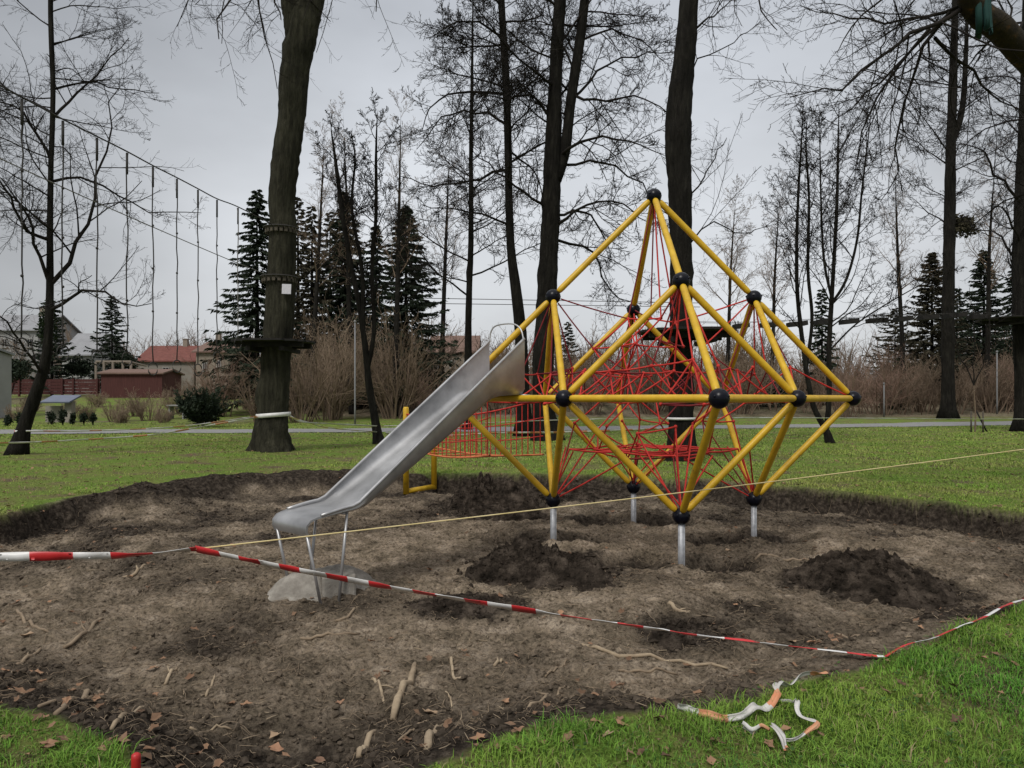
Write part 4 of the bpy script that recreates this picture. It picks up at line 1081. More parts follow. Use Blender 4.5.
# the three behind the frame, left to right
t4 = dn(34, (467, 430, 8), (468, 400, 7.5), (468, 350, 7), (469, 300, 6.5), (471, 230, 5.5), (471, 150, 4), (472, 80, 3), (473, 0, 2))
bare_tree('tree', 'thin straight bare tree just left of the two thick trunks behind the frame', base(t4), [t4], [], [(0, 30, .30, 3.8, 62, .03)], 14, twigs=(12, 8, 4), rmin=.009)
t5 = dn(29, (524, 436, 16), (523, 400, 13), (521, 340, 12.5), (516, 290, 11), (511, 250, 9), (509, 200, 8), (507, 100, 7.5), (503, 30, 7), (499, -40, 6.5), (494, -140, 8), (490, -260, 5), (488, -340, 3))
l5 = []
lim(l5, 29, 3, 5, 2, (508, 125), (480, 112), (440, 118), (415, 150)); lim(l5, 29, -3, 5, 2, (507, 95), (470, 92), (440, 100), (420, 130)); lim(l5, 29, 2, 5, 2, (507, 170), (470, 180), (430, 184), (400, 176))
lim(l5, 29, -2, 4.5, 1.5, (506, 40), (480, 22), (450, 25), (425, 40)); lim(l5, 29, -2, 4, 2, (510, 225), (480, 215), (450, 210), (420, 205)); lim(l5, 29, 3, 4, 2, (508, 150), (535, 175), (545, 215))
bare_tree('tree', 'slender straight trunk between the thin tree and the forked thick trunk', base(t5), [t5], l5, [(0, 26, .32, 4.2, 70, .03)], 15, twigs=(12, 9, 5), rmin=.0088, ups=(.02, .05, .05))
t6 = dn(26, (546, 443, 24), (543, 410, 21), (543, 360, 22), (546, 320, 21), (548, 270, 20), (551, 210, 18), (553, 150, 17), (555, 90, 13), (558, 30, 12), (562, -30, 11), (566, -130, 8), (570, -260, 5), (572, -330, 3))
f6 = T(26, (556, 180, 12), (565, 150, 11), (571, 100, 10), (580, 40, 10), (586, -10, 9), (600, -110, 7), (610, -220, 4), (614, -300, 2))
l6 = []
lim(l6, 26, -3, 6, 2, (560, 156), (582, 140), (620, 138), (665, 155)); lim(l6, 26, 2, 5, 2, (570, 100), (600, 70), (635, 56), (675, 50)); lim(l6, 26, -3, 5, 2, (556, 225), (585, 205), (620, 205), (650, 225))
lim(l6, 26, 3, 5, 2, (557, 240), (590, 250), (610, 290), (640, 305)); lim(l6, 26, -1.5, 5, 2, (551, 120), (530, 95), (505, 100), (480, 92)); lim(l6, 26, 2, 5, 2, (556, 215), (585, 212), (600, 230), (612, 262))
lim(l6, 26, -2, 5, 2, (548, 210), (520, 190), (495, 170), (470, 150)); lim(l6, 26, 3, 4, 1.5, (578, 55), (560, 30), (540, 20), (520, 25)); lim(l6, 26, -2, 5, 1.6, (574, 95), (600, 100), (640, 95), (680, 120))
lim(l6, 26, 1, 4, 1.5, (582, 40), (610, 30), (640, 40), (665, 65)); lim(l6, 26, 2, 5, 1.6, (560, 165), (600, 160), (640, 185), (670, 220))
bare_tree('tree', 'thick dark trunk forking in two, left of the climbing frame top', base(t6), [t6, f6], l6, [(0, 22, .40, 4.0, 68, .03), (1, 18, .1, 3.4, 66, .03)], 16, twigs=(12, 9, 5), S=16, rmin=.008, ups=(.0, .04, .05))
t7 = dn(17.8, (682, 460, 30), (681, 440, 25), (681, 400, 24), (681, 350, 23), (681, 300, 22.5), (681, 240, 22), (680, 190, 23), (678, 140, 25), (679, 110, 24), (683, 70, 21), (687, 30, 19), (689, 0, 18), (693, -60, 17), (700, -160, 17), (704, -280, 11), (706, -400, 6))
l7 = []
lim(l7, 17.8, -2, 6, 2, (690, -20), (725, -25), (755, -5), (775, 30)); lim(l7, 17.8, 2, 4, 1.6, (692, 30), (715, 15), (740, -10)); lim(l7, 17.8, 2.5, 3, 1.2, (690, 100), (700, 60), (730, 45), (760, 20))
lim(l7, 17.8, 5, 3, 1.4, (685, 250), (715, 225), (745, 235), (775, 220)); lim(l7, 17.8, 2, 3, 1.2, (684, 200), (705, 175), (715, 155), (726, 140))
bare_tree('tree', 'thick curving dark trunk right behind the top of the climbing frame', base(t7), [t7], l7, [(0, 16, .72, 3.4, 60, .03)], 17, twigs=(8, 6, 4), S=18, rmin=.004)

# right-hand trees
t8 = dn(24.5,  (831, 444, 15), (826, 430, 11), (815, 410, 9), (808, 380, 8), (801, 330, 7), (797, 285, 6), (797, 230, 5), (799, 180, 4), (801, 150, 3), (803, 110, 1.6))
s8 = [T(24.5, (826, 432, 9), (829, 400, 8.5), (829, 350, 8), (831, 310, 7.5), (834, 260, 6), (837, 200, 5), (838, 150, 3.5), (839, 110, 1.5)), T(24.5, (806, 370, 6), (812, 320, 5.5), (808, 270, 5), (809, 200, 4), (806, 150, 3), (807, 120, 1.5)),
      T(24.5, (831, 305, 5), (846, 280, 4.5), (857, 240, 4), (862, 190, 3.2), (868, 140, 2), (872, 105, 1.2)), T(24.5, (832, 300, 4.5), (824, 260, 4), (821, 200, 3), (820, 150, 2), (819, 120, 1.2)),
      T(24.5, (830, 350, 5), (855, 325, 4.5), (885, 305, 3.5), (920, 285, 2.5), (945, 272, 1.5))]
for s_ in [t8] + s8:
    for p_ in s_: p_[3] *= .60
for p_ in s8[4]: p_[3] *= .6
bare_tree('tree', 'bare tree of several upright stems right of the climbing frame', base(t8), [t8] + s8, [], [(0, 20, .35, 2.0, 44, .06), (1, 24, .3, 2.2, 44, .06), (2, 18, .35, 1.9, 44, .06), (3, 18, .2, 1.8, 46, .05), (4, 18, .25, 1.8, 46, .05), (5, 14, .2, 1.4, 46, .05)], 18, twigs=(8, 5, 3), rmin=.0065)
t9 = dn(48, (948, 421, 15), (948, 410, 13), (948, 370, 12), (948, 320, 11.5), (949, 260, 10.5), (950, 200, 10), (951, 140, 8.5), (953, 80, 8), (955, 10, 6), (956, -60, 4), (957, -110, 2.5))
bare_tree('tree', 'tall straight trunk beyond the path at the right, with tufts of green halfway up', base(t9), [t9, T(48, (950, 150, 6), (962, 110, 5.5), (966, 50, 4), (968, -20, 2))], [], [(0, 34, .36, 4.2, 58, .03), (1, 14, .1, 3.4, 50, .03)], 19, twigs=(9, 7, 4), rmin=.012)
t10 = dn(33, (1024, 431, 20), (1024, 420, 17), (1024, 380, 16), (1023, 320, 18), (1022, 260, 16), (1024, 180, 14), (1027, 90, 12), (1028, 0, 10), (1030, -120, 7), (1032, -220, 4))
l10 = []
lim(l10, 33, 2, 5, 2, (1022, 300), (1010, 250), (992, 232), (968, 228)); lim(l10, 33, -2, 5, 2, (1023, 205), (1000, 180), (980, 150), (960, 145)); lim(l10, 33, -2, 4, 2, (1024, 250), (1005, 210), (990, 205))
bare_tree('tree', 'trunk cut by the right picture edge, carrying a dark platform', base(t10), [t10], l10, [(0, 26, .3, 4.0, 62, .03)], 20, twigs=(10, 7, 4), rmin=.008)

# the near tree whose mossy limb hangs into the top right corner
bx = BIGX
t11 = [[bx, 11, -.15, .40], [bx, 11, .5, .33], [bx - .05, 11, 2, .31], [bx, 11.1, 4, .29], [bx + .1, 11.2, 6, .26], [bx + .1, 11.4, 9, .20], [bx + .2, 11.5, 12, .1], [bx + .2, 11.6, 14, .04]]
li = [[*P(1128, 100, 10.8), .20], [*P(1060, 85, 10.2), .19], [*P(1022, 52, 9.8), .175], [*P(998, 26, 9.5), .165], [*P(975, 10, 9.3), .15], [*P(966, -20, 9.1), .13], [*P(955, -90, 8.8), .10], [*P(930, -190, 8.5), .06]]
l11 = []
lim(l11, 9.3, 1.5, 9, 3, (968, 8), (945, 16), (925, 45), (908, 85), (905, 115), (898, 150)); lim(l11, 9.3, -1, 8, 2.5, (966, 6), (935, 22), (900, 45), (865, 70), (835, 92), (795, 92))
lim(l11, 9.3, 1, 6, 2, (966, 4), (925, 20), (895, 22), (860, 20), (830, 12), (800, 5)); lim(l11, 9.3, 1.6, 6, 2, (935, 38), (965, 60), (985, 85), (1010, 105), (1040, 120))
lim(l11, 9.3, -.5, 5, 2, (960, -10), (920, -15), (880, 0), (850, 30), (835, 50)); lim(l11, 9.5, 1.2, 5, 2, (1000, 30), (985, 45), (972, 60), (968, 75)); lim(l11, 9.3, .8, 5, 1.8, (950, 12), (915, 48), (880, 80), (850, 110), (825, 130))
lim(l11, 9.3, 1.0, 5, 1.8, (930, 28), (895, 70), (870, 110), (860, 150), (845, 185)); lim(l11, 9.3, .5, 4, 1.5, (905, 100), (895, 140), (898, 175), (880, 200)); lim(l11, 10, 2, 5, 2, (1024, 40), (1010, 10), (1000, -20))
lim(l11, 10.5, 2, 6, 2, (1100, 160), (1060, 130), (1025, 118), (985, 130), (960, 150)); lim(l11, 10.5, 1, 5, 2, (1110, 200), (1060, 190), (1020, 195), (985, 215), (965, 235))
rt = bare_tree('tree', 'near tree mostly outside the right edge, its thick mossy limb crossing the top right corner', (bx, 11, 0), [t11], l11, [(0, 10, .6, 3.0, 62, .03)], 21, twigs=(13, 7, 4), tw=(.50, .44, .42), S=16, rmin=.0030, ups=(-.02, .02, .03))
lm = MB(); lm.tubes(smooth_line(li, 30)[None, :, :3], smooth_line(li, 30)[None, :, 3], 14, True, rough=.12, rg=rnd(5)); child(lm, 'limb', M['orange_fungus'], rt)
sp = MB(); r = rnd(77)
for k, (px, w) in enumerate(((977, .05), (985, .045), (989, .03))):
    a = P(px, -90, 9.25); b = P(px + 2, 18 + 9 * k, 9.15); c_ = P(px + 1, 38 - 12 * k, 9.35)
    sp.tubes(smooth_line([a, P(px - 1, -30, 9.22), b, c_], 14)[None], np.full((1, 14), w * .8), 8)
o = sp.build('webbing_strap', M['strap'], origin=P(983, 10, 9.2)); tag(o, 'dark green webbing strap looped over the mossy limb in the top right corner', 'strap')

# a staked sapling on the far lawn
sb = G(975, 432); sY = sb[1]
ts = [[sb[0], sY, -.05, .035], [sb[0] + .02, sY, .8, .03], [sb[0] - .03, sY, 1.6, .028], [sb[0] - .05, sY, 2.2, .024]]
sbr = [[[sb[0] - .05, sY, 2.1, .03], [sb[0] - .45, sY + .2, 3.2, .025], [sb[0] - .75, sY + .2, 4.5, .02], [sb[0] - .7, sY, 6.0, .01]], [[sb[0] - .05, sY, 2.15, .03], [sb[0] + .35, sY - .2, 3.3, .022], [sb[0] + .55, sY - .2, 4.6, .015], [sb[0] + .7, sY, 6, .008]],
       [[sb[0] - .05, sY, 2.1, .03], [sb[0] - .2, sY - .3, 3.6, .02], [sb[0] - .3, sY - .3, 5.2, .012], [sb[0] - .25, sY, 6.5, .008]]]
bare_tree('sapling', 'thin bare sapling with a vase-shaped crown between three stakes on the far lawn', (sb[0], sY, 0), [ts], sbr, [], 23, twigs=(6, 4, 0), rmin=.007, flare=0, mats=('twig_mid', 'twig'))
for k, (dx, dy, lx, lab) in enumerate(((-.30, -.2, 0, 'upright stake left of the sapling'), (.10, -.4, 0, 'upright stake close in front of the sapling'), (.62, .1, -.5, 'leaning stake right of the sapling'))):
    mb = MB(); x, y = sb[0] + dx, sY + dy; z = tz(x, y); mb.bar((x, y, z - .05), (x + lx, y, z + .95), .035, 8)
    o = mb.build('stake', M['wood_grey' if k < 2 else 'wood_dark'], origin=(x, y, z)); tag(o, lab, 'stake', 'stakes round the sapling')

# ------------------------------------------------------------------ conifers
def spruce_mesh(H, R, seed, dens=1.0, droop=.5, low=.06, mt='needle'):
    r = rnd(seed); n = int(150 * dens * H / 12)
    hf = low + (1 - low) * ((np.arange(n) + r.random(n)) / n) ** 1.15
    L = R * (1 - hf) ** .8 * (.50 + .75 * r.random(n)) * np.where(hf < .16, .8, 1) + .12
    az = np.arange(n) * 2.399 + r.random(n) * .8
    K = 6; t = np.linspace(0, 1, K)
    out = L[:, None] * t; dz = L[:, None] * ((.05 + .34 * r.random((n, 1))) * t - droop * (.6 + .8 * r.random((n, 1))) * t ** 1.6 + .16 * t ** 4)
    pts = np.stack([out * np.cos(az)[:, None], out * np.sin(az)[:, None], hf[:, None] * H + dz], -1)
    wood = MB(); wood.tubes(np.array([[0, 0, -.2], [0, 0, H * .3], [0, 0, H * .7], [0, 0, H]]), np.array([[H * .016, H * .012, H * .006, .01]]), 8)
    nd_ = MB(); nd_.tubes(pts, .018 * np.linspace(1, .3, K)[None], 3, False)
    # needle sprays along the branches
    per = 64
    i = np.repeat(np.arange(n), per); f = (.12 + .88 * r.random(n * per)) * (K - 1); k = np.minimum(f.astype(int), K - 2); f = (f - k)[:, None]
    p = pts[i, k] * (1 - f) + pts[i, k + 1] * f; d = norm(pts[i, k + 1] - pts[i, k]); s = norm(np.cross(d, [0, 0, 1.]))
    sg = np.where(r.random(len(i)) < .5, -1, 1)[:, None]
    dirv = norm(d * (.5 + r.random((len(i), 1))) + s * sg * (.3 + r.random((len(i), 1))) + np.array([0, 0, -1.]) * (.35 + .7 * r.random((len(i), 1))))
    ln = (.18 + .40 * r.random(len(i)))[:, None] * (.55 + .45 * (L[i] / R)[:, None]) * (H / 12) ** .5; wd = .035 + .05 * r.random((len(i), 1))
    nrm = norm(np.cross(dirv, r.normal(size=dirv.shape)))
    v = np.stack([p, p + dirv * ln * .45 + nrm * wd, p + dirv * ln, p + dirv * ln * .45 - nrm * wd], 1).reshape(-1, 3)
    nd_.add(v, np.arange(len(i))[:, None] * 4 + np.array([[0, 1, 2, 3]]))
    return wood, nd_
def spruce(px, py_top, Y, R, label, seed, dens=1.0, mt='needle', droop=.5, low=.06, group='conifers beyond the path'):
    x = (px - HX) / F * Y; z = tz(x, Y); H = EY + (HY - py_top) / F * Y - z
    root = empty('spruce', (x, Y, z), label, 'conifer', group)
    w, n = spruce_mesh(H, R, seed, dens, droop, low)
    w.build('trunk', M['bark'], root); n.build('crown', M[mt], root, smooth=False)
    return root
spruce(298, 196, 60, 3.2, 'brownish feathery conifer hidden partly by the platform tree', 414, .75, 'needle_brown', droop=.3)
spruce(330, 212, 62, 3.4, 'brownish conifer between the dark spruces', 415, .8, 'needle_brown', droop=.35)
spruce(376, 225, 60, 3.0, 'lower dark conifer between the forked tree and the pointed spruce', 416, 1.2, droop=.4)
spruce(257, 190, 52, 4.0, 'tall dark spruce with drooping tiers left of the platform tree', 401, 1.5, droop=.42)
spruce(406, 206, 54, 4.3, 'dark pointed spruce right of the slim forked tree', 402, 2.2, droop=.35)
spruce(345, 192, 58, 4.0, 'dark spruce behind the slim forked tree', 403, 2.0)
spruce(312, 205, 57, 3.0, 'thin brownish spruce just right of the platform tree', 404, .75, 'needle_brown')
spruce(112, 296, 75, 3.2, 'small dark spruce behind the red boarded shed', 405, 1.2, droop=.3)
spruce(52, 300, 72, 3.0, 'dark evergreen hidden behind the leaning tree', 406, 1.3, droop=.25)
spruce(895, 308, 72, 4.2, 'broad brownish conifer left of the greenish conifer at the right', 420, 1.3, 'needle_brown', droop=.25)
spruce(957, 288, 74, 4.0, 'dark conifer right behind the tall straight trunk at the right', 421, 1.4, droop=.3)
spruce(1040, 268, 70, 4.0, 'conifer mostly outside the right picture edge', 422, 1.2, 'needle_brown', droop=.3)
spruce(822, 288, 60, 1.6, 'small dark conifer behind the tree of several stems', 407, 1.0)
spruce(932, 252, 62, 3.6, 'greenish conifer left of the tall straight trunk at the right', 408, 1.9, 'needle_brown', droop=.3)
spruce(984, 250, 66, 3.9, 'wide feathery conifer right of the tall straight trunk', 409, 1.7, droop=.3)
spruce(1015, 262, 68, 3.0, 'conifer cut by the right picture edge', 410, 1.1)
spruce(568, 322, 66, 1.8, 'small conifer seen through the left side of the frame', 413, 1.0, droop=.3)

def tuft(name, px, py, Y, rx, rz, n, label, seed, cat='plant', mt='ivy', leaf=.09, group=None, flat=False):
    """an evergreen mass of separate leaf sprays on short stems"""
    c = P(px, py, Y); r = rnd(seed); g = tz(c[0], Y)
    mb = MB(); k_ = 9
    cc = norm(r.normal(size=(k_, 3))) * np.array([rx * .6, rx * .5, rz * .6]) * r.random((k_, 1)) ** .5
    i = r.integers(0, k_, n); d = norm(r.normal(size=(n, 3))); p = cc[i] + d * np.array([rx * .45, rx * .4, rz * .42]) * r.random((n, 1)) ** .4 + c
    p = p[p[:, 2] > g]; n = len(p)
    u = norm(r.normal(size=(n, 3)) + np.array([0, 0, .4])); s = norm(np.cross(u, r.normal(size=(n, 3)))); L = (leaf * (.7 + .9 * r.random((n, 1))))
    mb.add(np.stack([p, p + u * L * .5 + s * L * .3, p + u * L, p + u * L * .5 - s * L * .3], 1).reshape(-1, 3), np.arange(n)[:, None] * 4 + np.array([[0, 1, 2, 3]]))
    st = np.stack([np.repeat(np.array([[c[0], Y, g]]), k_, 0), (np.array([[c[0], Y, g]]) + c + cc) / 2, c + cc], 1)
    return c, g, mb, st
def bush(name, px, py, Y, rx, rz, n, label, seed, cat, mt='needle', leaf=.12, group=None, spiky=0):
    c, g, mb, st = tuft(name, px, py, Y, rx, rz, n, label, seed, leaf=leaf)
    r = rnd(seed + 7)
    for k in range(spiky):
        a = r.random() * 6.283; e = np.array([rx * (.35 + .75 * r.random()) * math.cos(a), rx * .7 * math.sin(a), rz * (.15 + .95 * r.random())]); b0 = np.array([c[0], Y, g + .1])
        tip = c + e; m_ = 110; t = (.25 + .75 * r.random(m_))[:, None]; p = b0 * (1 - t) + tip * t; p[:, 2] -= (.25 * np.sin(t * 3.14))[:, 0]
        d = norm(tip - b0 + np.array([0, 0, .4])); u = norm(d + .75 * r.normal(size=(m_, 3))); sd2 = norm(np.cross(u, r.normal(size=(m_, 3)))); L = .12 + .20 * r.random((m_, 1))
        mb.add(np.stack([p, p + u * L * .5 + sd2 * L * .13, p + u * L, p + u * L * .5 - sd2 * L * .13], 1).reshape(-1, 3), np.arange(m_)[:, None] * 4 + np.array([[0, 1, 2, 3]]))
    rt = empty(name, (c[0], Y, g), label, cat, group)
    child(mb, 'foliage', M[mt], rt, False)
    if cat == 'bush': sm = MB(); sm.tubes(st, .02, 4, False); child(sm, 'stem', M['bark'], rt)
bush('juniper', 203, 408, 38, 1.35, .95, 2600, 'wide dark green juniper bush beside the far path, left of the platform tree', 501, 'bush', leaf=.17, spiky=46)
for k, (px, py, Y, rx, rz, lab) in enumerate(((8, 420, 40, .22, .42, 'tiny dark cypress at the left picture edge by the path'), (20, 419, 41, .26, .45, 'tiny dark cypress left of the leaning trunk'), (52, 417, 41, .30, .62, 'small dark cypress under the blue-grey little roof'),
        (63, 418, 40, .26, .50, 'small dark cypress just left of the pale pillar'), (73, 418, 41, .2, .42, 'slim dark cypress right of the pale pillar'), (84, 417, 40, .30, .46, 'rounded dark cypress right of the pair by the little roof'), (93, 418, 40, .2, .40, 'slim cypress at the end of the row'))):
    bush('cypress', px, py, Y, rx, rz, 520, lab, 510 + k, 'bush', leaf=.10, group='small cypresses planted by the path')
bush('ivy_clump', 46, 325, 19.5, .35, .95, 1100, 'dark ivy growing round the leaning tree at the left', 530, 'ivy', 'ivy', .07)
bush('evergreen_shrub', 10, 372, 66, 2.2, 1.5, 2600, 'dark evergreen shrub below the white two-storey house', 540, 'bush', leaf=.22)
bush('evergreen_shrub', 80, 366, 74, 1.8, 1.5, 2000, 'dark evergreen shrub beside the low pale house', 541, 'bush', leaf=.22)
bush('evergreen_shrub', 126, 362, 74, 1.6, 1.4, 1800, 'dark evergreen shrub behind the roof of the red shed', 542, 'bush', leaf=.22)
bush('evergreen_shrub', 893, 398, 56, 1.5, 1.3, 2200, 'dark evergreen shrub among the pinkish shrubs at the right', 543, 'bush', leaf=.2)
bush('evergreen_shrub', 770, 392, 58, 1.8, 1.8, 2400, 'dark evergreen shrub seen through the right half of the frame', 544, 'bush', leaf=.2)
bush('evergreen_shrub', 1003, 395, 58, 1.6, 1.6, 2200, 'dark evergreen shrub behind the pale grey pole at the right', 545, 'bush', leaf=.2)
c, g, mb, st = tuft('tuft', 963, 225, 48, 1.0, 1.1, 700, '', 531, leaf=.22)
o = mb.build('ivy_clump', M['needle_brown'], smooth=False, origin=c); tag(o, 'green tuft of ivy halfway up the tall straight trunk at the right', 'ivy')

# ------------------------------------------------------------------ bare brushwood
def brush_mesh(r, H, W, stems=14, tw=(9, 6), rmin=.007):
    a = r.random(stems) * 6.283; p0 = np.stack([np.cos(a), np.sin(a), 0 * a], 1) * W * .22 * r.random((stems, 1)); p0[:, 2] = -.1
    d = np.stack([np.cos(a) * .35, np.sin(a) * .35, np.ones(stems)], 1); L = H * (.65 + .45 * r.random(stems))
    l1 = grow(r, p0, d, L, .012 + .008 * L, 8, .10, .02, .25)
    l2 = grow(r, *spawn(r, *l1, tw[0], .15, 38, 12, .42, .5, rmin), 6, .14, .06, .4)
    l3 = grow(r, *spawn(r, *l2, tw[1], .1, 40, 14, .45, .6, rmin), 4, .18, .05, .5)
    return l1, l2, l3
def brush(px, py_top, Y, W, label, seed, mt, group='bare shrubs beyond the path', stems=14, tw=(9, 6)):
    x = (px - HX) / F * Y; z = tz(x, Y); H = EY + (HY - py_top) / F * Y - z
    l1, l2, l3 = brush_mesh(rnd(seed), H, W, stems, tw)
    rt = empty('shrub', (x, Y, z), label, 'shrub', group)
    a = MB(); a.tubes(*l1, 5, False); a.build('stem', M['twig_mid'], rt)
    b = MB(); b.tubes(*l2, 3, False); b.tubes(*l3, 3, False); b.build('crown', M[mt], rt)
brush(222, 352, 50, 3.2, 'pinkish bare shrub right of the red-roofed house', 601, 'twig_pink', stems=20)
brush(150, 390, 46, 2.6, 'straw-coloured bare shrub in front of the red boarded shed', 602, 'twig_pale', stems=20)
brush(115, 398, 45, 2.2, 'low straw-coloured shrub right of the row of cypresses', 603, 'twig_pale', stems=18)
brush(330, 318, 47, 4.0, 'tall straw-brown bare shrub between the platform tree and the slide', 604, 'twig_pale', stems=26)
brush(300, 330, 44, 3.2, 'bare brown shrub right behind the platform tree', 605, 'twig_mid', stems=22)
brush(395, 330, 48, 3.6, 'bare brown shrub behind the top half of the slide', 606, 'twig_mid', stems=22)
brush(425, 376, 50, 2.6, 'reddish bare shrub beside the top of the slide', 607, 'twig_pink', stems=20)
brush(878, 352, 52, 4.2, 'large pinkish bare shrub right of the tree of several stems', 608, 'twig_pink', stems=28)
brush(845, 362, 50, 3.0, 'pinkish bare shrub behind the right corner of the frame', 609, 'twig_pink', stems=22)
brush(920, 358, 54, 3.6, 'brown bare shrub left of the tall straight trunk', 610, 'twig_pale', stems=24)
brush(985, 362, 54, 3.4, 'brown bare shrub behind the staked sapling', 611, 'twig_mid', stems=22)
brush(1020, 355, 54, 3.4, 'bare shrub behind the platform tree at the right edge', 612, 'twig_pink', stems=22)
brush(262, 372, 43, 2.2, 'low bare shrub hidden half behind the platform tree', 613, 'twig_mid', stems=18)
brush(740, 352, 52, 3.6, 'brown bare shrub seen right of the front upper tube', 614, 'twig_pale', stems=24)
brush(650, 350, 52, 3.6, 'brown bare shrub seen through the middle of the frame', 615, 'twig_mid', stems=24)
brush(590, 355, 52, 3.4, 'brown bare shrub seen through the left half of the frame', 616, 'twig_pink', stems=24)
brush(500, 362, 52, 3.4, 'brown bare shrub just right of the slide top', 617, 'twig_mid', stems=22)
brush(70, 402, 50, 2.0, 'low dry shrub behind the little blue-grey roof', 618, 'twig_pale', stems=16)

brush(178, 386, 52, 2.6, 'tangled straw-brown shrub between the red shed and the juniper bush', 619, 'twig_pale', stems=30)
brush(135, 396, 50, 2.2, 'low tangled brown shrub in front of the red shed, nearest the fence', 620, 'twig_mid', stems=26)
brush(96, 392, 58, 2.4, 'dry straw shrub at the right end of the red fence', 621, 'twig_pale', stems=24)
brush(162, 408, 44, 1.6, 'lowest dry shrub by the path left of the juniper bush', 622, 'twig_pale', stems=26)
brush(245, 366, 56, 3.0, 'pinkish shrub below the tall spruce beside the platform tree', 623, 'twig_pink', stems=26)
brush(85, 404, 47, 1.6, 'brown scrub behind the right end of the row of cypresses', 625, 'twig_mid', stems=26)
brush(120, 408, 43.5, 1.5, 'brown scrub close to the path below the red shed', 626, 'twig_pale', stems=28)
brush(198, 376, 60, 2.6, 'brown shrub in front of the beige plastered house', 627, 'twig_mid', stems=28)
brush(18, 404, 46, 1.6, 'brown scrub left of the leaning tree by the path', 628, 'twig_pale', stems=24)
brush(30, 396, 54, 2.0, 'dry shrub in the garden between the white shed and the leaning tree', 624, 'twig_mid', stems=20)

def thicket(name, label, spots, mt, seed):
    mb = MB(); r = rnd(seed)
    for k, (px, py_top, Y, W) in enumerate(spots):
        x = (px - HX) / F * Y; z = tz(x, Y); H = max(1.2, EY + (HY - py_top) / F * Y - z)
        for l, s in zip(brush_mesh(r, H, W, 10, (8, 5), .0115), (4, 3, 3)):
            mb.tubes(l[0] + np.array([x, Y, z]), l[1] * 1.3, s, False)
    o = mb.build(name, mt); tag(o, label, None, None, 'stuff')
r = rnd(700)
sp_ = [(px + r.normal() * 10, 347 + 32 * float(vnoise(np.array([px / 45.]), np.array([3.]), 5)[0]) + r.normal() * 12, 52 + 22 * r.random(), 5) for px in np.linspace(484, 1240, 190)]
thicket('thicket', 'brown bare brushwood closing the far side of the park', sp_, [M['twig_mid']], 701)
sp_ = [(px + r.normal() * 12, 336 + r.normal() * 9, 84 + 26 * r.random(), 9) for px in np.linspace(-200, 1330, 120)]
thicket('distant_woods', 'distant grey-brown woods along the horizon', sp_, [M['twig_mid']], 702)
sp_ = [(px + r.normal() * 6, 345 + r.normal() * 14, 52 + 8 * r.random(), 4) for px in np.linspace(262, 425, 36)]
thicket('thicket', 'brown bare brushwood below the dark spruces', sp_, [M['twig_pale']], 703)
# two slim bare trees standing among the spruces and some at the far right
def slim(px, ptop, Y, lab, seed, lean=0, n=22, ln=3.0):
    x = (px - HX) / F * Y; z = tz(x, Y); H = EY + (HY - ptop) / F * Y - z; r = rnd(seed)
    t = [[x, Y, z - .1, .012 * H], [x + lean * .3, Y, z + H * .3, .0095 * H], [x + lean * .6, Y + .2, z + H * .65, .006 * H], [x + lean, Y, z + H, .015]]
    bare_tree('tree', lab, (x, Y, z), [t], [], [(0, n, .42, ln, 44, .06)], seed, twigs=(8, 6, 3), rmin=.0075, flare=0, mats=('bark', 'twig_mid'), S=7)  # paler twig colour on these crowns imitates haze with distance
slim(310, 140, 50, 'slim bare tree rising above the spruces, nearest the platform tree', 801, 1.0)
slim(352, 125, 52, 'slim bare tree rising above the spruces, in the middle', 802, -.6)
slim(395, 118, 50, 'slim bare tree rising above the spruces, nearest the slide', 803, .4)
slim(440, 150, 60, 'faint slim bare tree right of the pointed spruce', 804, .8)
slim(770, 200, 60, 'faint slim bare tree between the frame top and the tree of several stems', 805, .8, 26)
slim(905, 170, 58, 'slim bare tree left of the tall straight trunk at the right', 806, -.8, 26)
slim(985, 160, 56, 'slim bare tree right of the tall straight trunk at the right', 807, .8, 26)
slim(725, 200, 55, 'faint slim bare tree just right of the thick curving trunk', 808, .8, 24)

